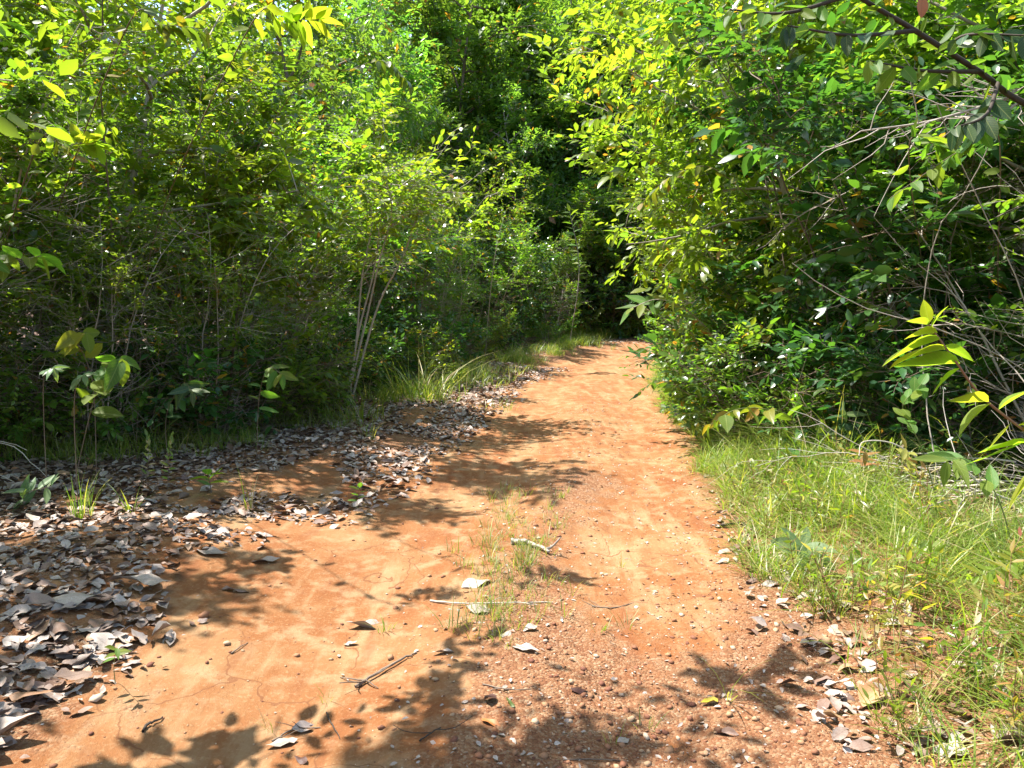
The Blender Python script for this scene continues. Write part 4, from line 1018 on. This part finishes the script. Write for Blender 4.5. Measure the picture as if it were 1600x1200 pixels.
put_leaf(e, at(1440, -5, 4.7) - e.location, (0.05, -0.1, -1), (0.1, -1, 0.2), 0.12, single_leaf('oval', M_ORANGEDEAD, W=0.6))['label'] = 'orange dying leaf'
for ctrl, lab in (([(1640, 150), (1560, 160), (1450, 190), (1345, 205)], 'pale bare branch slanting across the right thicket'), ([(1640, 175), (1560, 180), (1490, 182)], 'second pale bare branch below the slanting one')):
    P = [at(px, py, 5.7) for px, py in ctrl]
    root = Vector((6.2, 5.9, hz(6.2, 5.9)))
    e2 = plant('bare_branch', lab, 'branch', root)
    _, l3 = stem_obj(e2, rel(e2, [root, root.lerp(P[0], 0.5) + Vector((0.2, 0, 0.3))] + P), 0.02, 0.006, M_GREYBARK, 'stem')
    lines = [(wander(np.random.default_rng(k), l3[j], (random.uniform(-1, 0.2), random.uniform(-.5, .3), random.uniform(-.6, .6)), random.uniform(.3, .8), 5, .2), np.linspace(.005, .0015, 6)) for k, j in enumerate(range(len(l3) // 2, len(l3)))]
    link('twigs', tubes_mesh('twigs', lines, M_GREYBARK, 4), e2)['kind'] = 'stuff'

# hanging vines at the right
g = np.random.default_rng(8)
for k in range(9):
    x = 3.3 + 0.17 * k + g.uniform(-.1, .1); y = 5.2 + g.uniform(-.3, .5)
    top = Vector((x + g.uniform(-.3, .3), y, g.uniform(2.6, 3.3)))
    ln = wander(g, (0, 0, 0), (g.normal(0, .12), g.normal(0, .1), 1), top.z - hz(x, y), 14, 0.13, 0.05)
    o = link('vine', tubes_mesh('vine', [(ln, np.linspace(0.006, 0.003, len(ln)))], M_GREYBARK, 5), None, (x, y, hz(x, y) - 0.02))
    tag(o, 'thin pale vine climbing upright in the right thicket', 'vine', 'vines in the right thicket')

# heap of dead brush, right
b = Vector((3.2, 5.35, hz(3.2, 5.35)))
e = plant('dead_brush', 'heap of bleached dead branches lying at the foot of the right thicket', 'brush heap', b)
g = np.random.default_rng(12)
for k in range(26):
    a = g.normal(math.pi, 0.55); st = np.array([g.uniform(-0.2, 1.3), g.uniform(-0.55, 0.45), g.uniform(0.03, 0.3)])
    ln = wander(g, st, (np.cos(a), np.sin(a) * .6, g.uniform(-0.05, 0.35)), g.uniform(0.7, 1.6), 9, 0.13, -0.035)
    ln[:, 2] = np.maximum(ln[:, 2], 0.01)
    r = g.uniform(0.004, 0.011)
    lines = [(ln, np.linspace(r, r * 0.3, len(ln)))]
    for q in range(4):
        j = int(g.integers(2, 9)); tw = wander(g, ln[j], nrm(ln[j] - ln[j - 1]) + g.normal(0, .6, 3), g.uniform(.2, .6), 5, .18, -.03); tw[:, 2] = np.maximum(tw[:, 2], 0.01)
        lines.append((tw, np.linspace(r * .4, r * .15, len(tw))))
    link('dead_branch', tubes_mesh('dead_branch', lines, M_DEADWOOD, 5), e)
b = ground_at(1470, 800)
e = plant('arching_twig', 'bleached twig arching out of the brush heap above the grass', 'twig', b)
stem_obj(e, rel(e, [b, at(1450, 735, b.y - .05), at(1400, 695, b.y - .1), at(1350, 690, b.y - .15), at(1342, 712, b.y - .2)]), 0.007, 0.003, M_DEADWOOD, 'stem')
b = Vector((-4.5, 6.0, hz(-4.5, 6.0)))
e = plant('dead_brush', 'small tangle of dry straw-coloured twigs below the left seedlings', 'brush heap', b)
for k in range(9):
    a = g.normal(0.5, 0.5); ln = wander(g, (g.uniform(-.2, .5), g.uniform(-.4, .1), g.uniform(.02, .25)), (np.cos(a), -0.3, g.uniform(.1, .7)), g.uniform(.6, 1.1), 8, .16, -.06)
    ln[:, 2] = np.maximum(ln[:, 2], 0.01)
    link('dead_branch', tubes_mesh('dead_branch', [(ln, np.linspace(.006, .002, len(ln)))], M_DEADWOOD, 5), e)

# ------------------------------------------------------------------ leaf litter
def dead_leaf_mesh(seed, mat, W=0.5, curl=0.3, kind='oval'):
    gg = np.random.default_rng(seed)
    t = {'oval': T_BIG, 'lance': T_BIGLANCE, 'obovate': T_BIGOBO}[kind]
    return leaves_mesh('fallen_leaf', np.array([[-0.5, 0, 0]]), np.array([[1.0, 0, 0]]), np.array([[0, 0, 1.0]]), 1.0, W, mat, t, fold=0.7 * gg.uniform(-.6, 1.2), curl=curl * gg.uniform(-1.2, 1.2), uv=True, g=gg, wav=0.06)
DEADS = [dead_leaf_mesh(100 + i, M_DEAD, (0.28, 0.38, 0.45, 0.52, 0.6, 0.7)[i % 6], 0.3 if i % 4 else 0.7, ('oval', 'obovate', 'lance', 'oval')[i % 4]) for i in range(24)]
g = np.random.default_rng(41)
pos = []
while len(pos) < 19000:
    y = 2.5 + 16 * g.random() ** 1.55
    cx = np.interp(y, CL[:, 1], CL[:, 0])
    e0 = np.interp(y, [2, 6, 7.7, 11.4, 17.6, 26], [-5.0, -4.7, -3.4, -2.6, -1.3, 0.8])
    edge_x = float(np.interp(y, [2.7, 3.2, 3.65, 4.5, 4.84, 5.4, 6.05, 8.07, 10.75, 14.9, 21.5], [-1.85, -1.62, -1.56, -1.95, -1.5, -1.1, -1.0, -.55, -.2, .2, 2.4])) + 0.10 * float(vnoise(y, 1, 1.5)) + 0.07 * float(vnoise(y, 7, 4))
    u = g.random()
    x = edge_x + (e0 - 0.4 - edge_x) * u + g.normal(0, 0.07)
    if g.random() > (0.45 if y < 4.6 else 0.7) + 2.2 * u: continue
    if float(vnoise(x, y, 1.8)) < (-0.15 if y < 4.6 else -0.5) and u < 0.4: continue
    pos.append((x, y))
pos = np.array(pos)
order = np.argsort(pos[:, 1] + 0.2 * np.abs(pos[:, 0]))
inview = [i for i in order if abs(pos[i, 0]) < 0.67 * pos[i, 1] and pos[i, 1] > 2.6]
near = set(inview[:270])
zs = height(pos[:, 0], pos[:, 1])
LIT = 'fallen leaves in the litter on the left bank'
for i in near:
    o = link('fallen_leaf', random.choice(DEADS))
    o.location = (pos[i, 0], pos[i, 1], zs[i] + random.uniform(0.004, 0.022))
    o.rotation_euler = (random.gauss(0, .22), random.gauss(0, .22), random.uniform(0, 6.28))
    s = random.choice((0.05, 0.06, 0.07, 0.085, 0.1, 0.12, 0.145)) * random.uniform(.85, 1.1); o.scale = (s, s, s)
    tag(o, 'curled grey-brown dead leaf in the litter on the left bank', 'leaf', LIT)
rest = np.array([i for i in range(len(pos)) if i not in near])
n = len(rest); a = g.uniform(0, 6.28, n)
D = np.stack([np.cos(a), np.sin(a), g.normal(0, .25, n)], 1); Nm = np.stack([g.normal(0, .27, n), g.normal(0, .27, n), np.ones(n)], 1)
P = np.stack([pos[rest, 0], pos[rest, 1], zs[rest] + g.uniform(0.003, 0.024, n)], 1)
o = link('leaf_litter', leaves_mesh('leaf_litter', P, D, Nm, g.choice([0.04, 0.055, 0.07, 0.09, 0.12], n), g.uniform(.3, .65, n), M_DEAD, leaf_template(3, 'oval'), fold=0.4, curl=0.35, uv=True, g=g, wav=0.05))
tag(o, 'grey-brown leaf litter spread along the left bank', kind='stuff')
# thin litter under the right verge and along the far edges
n = 1500
y = 2.6 + 17 * g.random(n) ** 1.5; x = np.interp(y, CL[:, 1], CL[:, 0]) + 1.25 + np.abs(g.normal(0, .8, n))
P = np.stack([x, y, height(x, y) + 0.015], 1); a = g.uniform(0, 6.28, n)
o = link('verge_litter', leaves_mesh('verge_litter', P, np.stack([np.cos(a), np.sin(a), g.normal(0, .25, n)], 1), np.stack([g.normal(0, .35, n), g.normal(0, .35, n), np.ones(n)], 1), g.choice([0.04, 0.06, 0.09], n), .5, M_DEAD, leaf_template(3, 'oval'), fold=.4, curl=.35, uv=True, g=g, wav=.05))
tag(o, 'scattered dead leaves under the grass of the right verge', kind='stuff')
# broken bits between the leaves of the left bank
n = 7000
k_ = g.integers(0, len(pos), n); xy = pos[k_] + g.normal(0, .1, (n, 2)); a = g.uniform(0, 6.28, n)
P = np.stack([xy[:, 0], xy[:, 1], height(xy[:, 0], xy[:, 1]) + g.uniform(.003, .018, n)], 1)
o = link('leaf_fragments', leaves_mesh('leaf_fragments', P, np.stack([np.cos(a), np.sin(a), g.normal(0, .25, n)], 1), np.stack([g.normal(0, .3, n), g.normal(0, .3, n), np.ones(n)], 1), g.uniform(.012, .04, n), g.uniform(.3, .9, n), M_DEAD, leaf_template(2, 'oval'), fold=.3, curl=.3, uv=True, g=g))
tag(o, 'broken brown leaf fragments between the leaves of the left litter', kind='stuff')
# leaf crumbs on the ridge and the gravelly side
n = 2600
y = 2.4 + 11 * g.random(n) ** 1.6; sx_ = np.where(g.random(n) < .35, g.normal(0, .35, n), g.normal(1.1, .45, n)); x = np.interp(y, CL[:, 1], CL[:, 0]) + sx_
P = np.stack([x, y, height(x, y) + 0.007], 1); a = g.uniform(0, 6.28, n)
o = link('leaf_crumbs', leaves_mesh('leaf_crumbs', P, np.stack([np.cos(a), np.sin(a), g.normal(0, .2, n)], 1), np.stack([g.normal(0, .3, n), g.normal(0, .3, n), np.ones(n)], 1), 0.012 * np.exp(g.exponential(.5, n)).clip(1, 2.6), g.uniform(.3, .7, n), M_PALEDEAD, leaf_template(2, 'oval'), fold=.4, curl=.4, uv=True, g=g))
tag(o, 'pale crumbs of dead leaves scattered over the track', kind='stuff')
# forest floor litter under the shrubs
n = 6000
y = 5 + 27 * g.random(n); sd = g.choice([-1, 1], n); x = np.interp(y, CL[:, 1], CL[:, 0]) + sd * (2.6 + 3.4 * g.random(n))
P = np.stack([x, y, height(x, y) + 0.015], 1); a = g.uniform(0, 6.28, n)
o = link('forest_litter', leaves_mesh('forest_litter', P, np.stack([np.cos(a), np.sin(a), g.normal(0, .2, n)], 1), np.stack([g.normal(0, .3, n), g.normal(0, .3, n), np.ones(n)], 1), g.choice([0.07, 0.1, 0.13], n), .5, M_DEAD, T_OVAL, fold=.4, curl=.3, uv=True, g=g))
tag(o, 'brown dead leaves on the forest floor under the shrubs', kind='stuff')

# single fallen leaves that stand out
OUT = [(745, 914, 46, M_PALEDEAD, 'bleached leaf folded along its midrib on the weedy ridge of the track', 0.5, 20),
       (748, 956, 40, M_PALEDEAD, 'bleached twisted leaf just below the long thin stick on the track', 0.6, -15),
       (573, 980, 62, M_PALEDEAD, 'long ragged pale leaf lying flat left of the weedy ridge', 0.45, 12),
       (548, 1008, 22, M_PALEDEAD, 'small white leaf left of the bark strips on the track', 0.5, -5),
       (370, 924, 44, M_DEAD, 'single narrow grey leaf lying on the smooth left wheel rut', 0.25, 0),
       (822, 1016, 42, M_PALEDEAD, 'rolled pale leaf with a dark underside on the near track', 0.35, -20),
       (790, 992, 26, M_PALEDEAD, 'small bleached leaf below the weeds of the ridge', 0.6, 60),
       (828, 985, 24, M_PALEDEAD, 'crumpled bleached leaf right of the weeds on the ridge', 0.6, 30),
       (692, 1022, 34, M_PALEDEAD, 'pale pointed leaf beside broken twigs on the track', 0.35, 10),
       (766, 1097, 30, M_DARKDEAD, 'dark brown cupped leaf at the rim of the near shade', 0.6, 80),
       (768, 1131, 34, M_ORANGEDEAD, 'orange-brown leaf in the near shade on the track', 0.4, -25),
       (905, 1080, 28, M_DARKDEAD, 'dark red curled leaf in the shade band', 0.5, 20),
       (797, 1102, 24, M_BIGOLIVE, 'narrow olive leaf standing beside the dark brown cupped leaf', 0.3, 120),
       (1108, 1100, 30, M_YELLOWDEAD, 'bright yellow leaf at the foot of the arching grass sprig', 0.5, 20),
       (1130, 1150, 42, M_DEAD, 'grey leaf lying in the shade below the yellow leaf', 0.35, -15),
       (1360, 1095, 48, M_TANDEAD, 'tan rounded leaf among the pebbles at the right edge', 0.75, 40),
       (1310, 1078, 40, M_PALEDEAD, 'white split leaf left of the tan rounded leaf', 0.35, -10),
       (1300, 1127, 32, M_TANDEAD, 'small tan leaf on gravel below the white split leaf', 0.4, 15),
       (1180, 990, 30, M_DEAD, 'grey leaf fragment on the gravelly right side', 0.4, -20),
       (1128, 879, 22, M_PALEDEAD, 'small white leaf near the corner of the right verge', 0.55, 10),
       (1580, 1160, 70, M_PALEDEAD, 'large pale leaf in the bottom right corner under grass', 0.5, 10),
       (1485, 1178, 50, M_PALEDEAD, 'bleached leaf under the near right grass', 0.6, -20),
       (975, 1160, 30, M_DEAD, 'grey curled leaf beside the sprout at the bottom edge', 0.5, 50),
       (790, 694, 14, M_PALEDEAD, 'tiny white leaf lying alone on the reddish far part of the track', 0.5, 0),
       (120, 946, 78, M_PALEDEAD, 'large silvery leaf catching the sun at the edge of the left litter', 0.38, 15),
       (225, 921, 78, M_PALEDEAD, 'long wavy silver-grey leaf at the tip of the left litter', 0.35, 8),
       (95, 990, 55, M_DEAD, 'flat grey leaf below the large silvery one', 0.5, -40),
       (115, 1075, 60, M_DEAD, 'upturned grey leaf at the near rim of the left litter', 0.5, 60),
       (20, 1158, 70, M_PALEDEAD, 'pale spotted leaf in the bottom left corner', 0.42, 25),
       (50, 1100, 60, M_DEAD, 'grey oval leaf above the pale spotted leaf', 0.5, 10),
       (480, 1140, 44, M_DEAD, 'crumpled grey leaf in the small heap at the bottom of the track', 0.5, 20),
       (440, 1165, 46, M_PALEDEAD, 'pale leaf at the front of the small heap on the near track', 0.4, 25),
       (470, 1190, 30, M_DARKDEAD, 'dark brown leaf at the bottom edge of the track', 0.4, -40),
       (252, 998, 28, M_PALEDEAD, 'small white crumpled leaf at the right tip of the near left litter', 0.7, 30),
       (415, 878, 40, M_PALEDEAD, 'pale leaf where litter meets the left wheel rut', 0.5, 20),
       (330, 865, 50, M_PALEDEAD, 'sunlit pale leaf on the upper rim of the left litter', 0.5, -5)]
for k, (px, py, wpx, mat, lab, W, ang) in enumerate(OUT):
    p = ground_at(px, py)
    L = wpx * p.y / FPX * 1.15
    me = dead_leaf_mesh(300 + k, mat, W, 0.35, ('oval', 'lance', 'obovate')[k % 3])
    o = link('fallen_leaf', me)
    o.location = (p.x, p.y, p.z + 0.010 + 0.015 * L + (0.035 if px < 300 and py > 850 else 0.0)); o.scale = (L, L, L)
    o.rotation_euler = (random.gauss(0, .15), random.gauss(0, .12), R(ang) + (math.pi if k % 2 else 0))
    tag(o, lab, 'leaf', 'single leaves lying on the track' if px > 300 else 'large leaves on the left litter')

# sticks and bark
def stick(name, label, pts, r, mat=M_DEADWOOD, cat='stick', extra=0, seed=0):
    P = [ground_at(*p) for p in pts]
    o0 = P[0].copy()
    gg = np.random.default_rng(seed)
    ln = bend_line([p - o0 + Vector((0, 0, r * 0.9 + (0.006 if 0 < i < len(P) - 1 else 0))) for i, p in enumerate(P)], 5)
    ln[:, :2] += gg.normal(0, r * 0.5, (len(ln), 2))
    lines = [(ln, r * gg.uniform(.7, 1.1, len(ln)) * np.linspace(1, .55, len(ln)))]
    for q in range(extra):
        j = int(gg.integers(1, len(ln) - 1)); tw = wander(gg, ln[j], (gg.normal(), gg.normal() * .6, .12), gg.uniform(.06, .16), 4, .2); lines.append((tw, np.linspace(r * .5, r * .25, 5)))
    o = link(name, tubes_mesh(name, lines, mat, 6), None, o0)
    return tag(o, label, cat)
stick('stick', 'long thin grey stick lying across the weedy ridge', [(672, 940), (720, 946), (790, 945), (862, 942)], 0.006, M_GREYBARK, extra=2, seed=1)
stick('stick', 'broken twig pile slanting between the pale leaves on the near track', [(555, 1075), (590, 1055), (625, 1035), (650, 1022)], 0.008, M_BARK, extra=5, seed=2)
stick('stick', 'short dark stick on the near left rut', [(222, 1143), (237, 1134), (253, 1124)], 0.007, M_DARKBARK, seed=3)
stick('bark_chunk', 'chunk of pale rotten wood at the right of the weedy ridge', [(800, 850), (820, 852), (840, 858), (858, 866)], 0.020, M_GREYBARK, 'wood', extra=2, seed=4)
stick('stick', 'thin curved twig on the near track above the shade', [(755, 1070), (790, 1080), (830, 1078)], 0.004, M_BARK, extra=1, seed=5)
stick('stick', 'thin dark twig in the shade band at the bottom of the track', [(655, 1160), (675, 1148), (690, 1138)], 0.004, M_DARKBARK, extra=2, seed=6)
stick('stick', 'thin twig on the gravel right of the ridge', [(925, 948), (960, 952), (1000, 940)], 0.004, M_BARK, extra=2, seed=7)
stick('stick', 'straight thin twig at the bottom edge of the track', [(880, 1188), (930, 1190), (980, 1190)], 0.003, M_BARK, seed=8)
stick('stick', 'dark fallen twig at the right edge of the track before the grass', [(1120, 825), (1150, 822), (1195, 828)], 0.012, M_DARKBARK, extra=4, seed=9)
stick('stick', 'small twig lying on the smooth left wheel rut', [(362, 1022), (375, 1014), (388, 1005)], 0.004, M_BARK, seed=10)
stick('stick', 'thin curved root-like twig beside the small heap on the near track', [(510, 1115), (518, 1135), (532, 1155)], 0.004, M_DARKBARK, seed=11)
stick('stick', 'forked twig in the small heap at the bottom of the track', [(425, 1160), (455, 1145), (500, 1138)], 0.004, M_BARK, extra=4, seed=12)

# ------------------------------------------------------------------ pebbles
def pebble_base(seed):
    gg = np.random.default_rng(seed)
    V = nrm(np.array([(1, 0, 0), (-1, 0, 0), (0, 1, 0), (0, -1, 0), (0, 0, 1), (0, 0, -1), (.7, .7, .5), (-.7, .7, .5), (-.7, -.7, .5), (.7, -.7, .5)], float)) * gg.uniform(.75, 1.1, (10, 1)) * np.array([1, .8, .6])
    F = np.array([(4, 6, 7), (4, 7, 8), (4, 8, 9), (4, 9, 6), (6, 0, 2), (6, 2, 7), (7, 2, 1), (7, 1, 8), (8, 1, 3), (8, 3, 9), (9, 3, 0), (9, 0, 6), (5, 2, 0), (5, 1, 2), (5, 3, 1), (5, 0, 3)])
    return V, F
PB = [pebble_base(i) for i in range(8)]
PME = [np_mesh('pebble', v, [f], M_STONE) for v, f in PB]
g = np.random.default_rng(52)
n = 42000
y = 2.35 + 9.5 * g.random(n) ** 1.7
cx = np.interp(y, CL[:, 1], CL[:, 0])
s = g.uniform(-1.6, 2.2, n)
dens = 0.10 + 0.75 * smooth01(s, .75, 1.35) * (1 - .6 * smooth01(s, 1.7, 2.2)) + .5 * np.exp(-((s - .05) / .35) ** 2) + .5 * smooth01(s, -.2, .4) * smooth01(5.5 - y, 0, 2.5)
x = cx + s
dens *= .55 + .6 * (vnoise(x, y, 1.6) > -.1) 
keep = g.random(n) < dens
x, y, s = x[keep], y[keep], s[keep]
size = 0.0024 * np.exp(g.exponential(.52, len(x))); size = np.minimum(size, 0.022)
zz = height(x, y) + fine(x, y, s)
px_size = size / y
big = np.argsort(-px_size)
big = [i for i in big if abs(x[i]) < .66 * y[i] and y[i] > 2.6][:220]
bs = set(big)
for i in big:
    o = link('pebble', random.choice(PME), None, (x[i], y[i], zz[i] + size[i] * .05)); k = size[i]
    o.scale = (k, k, k); o.rotation_euler = (random.gauss(0, .3), random.gauss(0, .3), random.uniform(0, 6.28))
    tag(o, 'small reddish laterite pebble lying on the gravelly track', 'pebble', 'pebbles on the track')
VV, FF, base = [], [], 0
rest = np.array([i for i in range(len(x)) if i not in bs]); kind = g.integers(0, 8, len(rest))
for kk in range(8):
    r_ = rest[kind == kk]; v, f = PB[kk]; m = len(r_)
    a = g.uniform(0, 6.28, m); ca, sa = np.cos(a), np.sin(a)
    vx = v[None, :, 0] * ca[:, None] - v[None, :, 1] * sa[:, None]; vy = v[None, :, 0] * sa[:, None] + v[None, :, 1] * ca[:, None]
    W_ = np.stack([x[r_, None] + size[r_, None] * vx, y[r_, None] + size[r_, None] * vy, zz[r_, None] + size[r_, None] * (v[None, :, 2] + .05)], -1)
    VV.append(W_.reshape(-1, 3)); FF.append((f[None] + (np.arange(m) * 10)[:, None, None]).reshape(-1, 3) + base); base += m * 10
o = link('gravel', np_mesh('gravel', np.concatenate(VV), [np.concatenate(FF)], M_STONE)); tag(o, 'fine reddish gravel on the track', kind='stuff')
for px, py, d, lab in [(320, 965, 24, 'yellowish stone on the smooth left wheel rut'), (355, 1007, 16, 'brown stone beside the small twig on the left rut'), (1168, 859, 22, 'reddish-brown round stone before the grass corner of the right verge'),
                       (1290, 1005, 26, 'brown rounded stone among the pebbles at the right verge'), (1387, 1095, 26, 'dark reddish stone touching the tan rounded leaf'), (1393, 1113, 22, 'brown stone below the tan rounded leaf'),
                       (1293, 1017, 14, 'white pebble below the brown rounded stone'), (610, 1030, 18, 'round orange stone beside the broken twig pile'), (680, 1063, 14, 'yellowish pebble on the near track above the shade'),
                       (858, 1014, 12, 'dark brown pebble right of the rolled pale leaf'), (150, 1095, 26, 'brown stone at the near rim of the left litter'), (1360, 1000, 18, 'grey-white stone under the right verge grass')]:
    p = ground_at(px, py); k = d * p.y / FPX * .5
    o = link('stone', random.choice(PME), None, (p.x, p.y, p.z + k * .3)); o.scale = (k, k, k); o.rotation_euler = (0, .2, random.uniform(0, 6))
    tag(o, lab, 'stone')
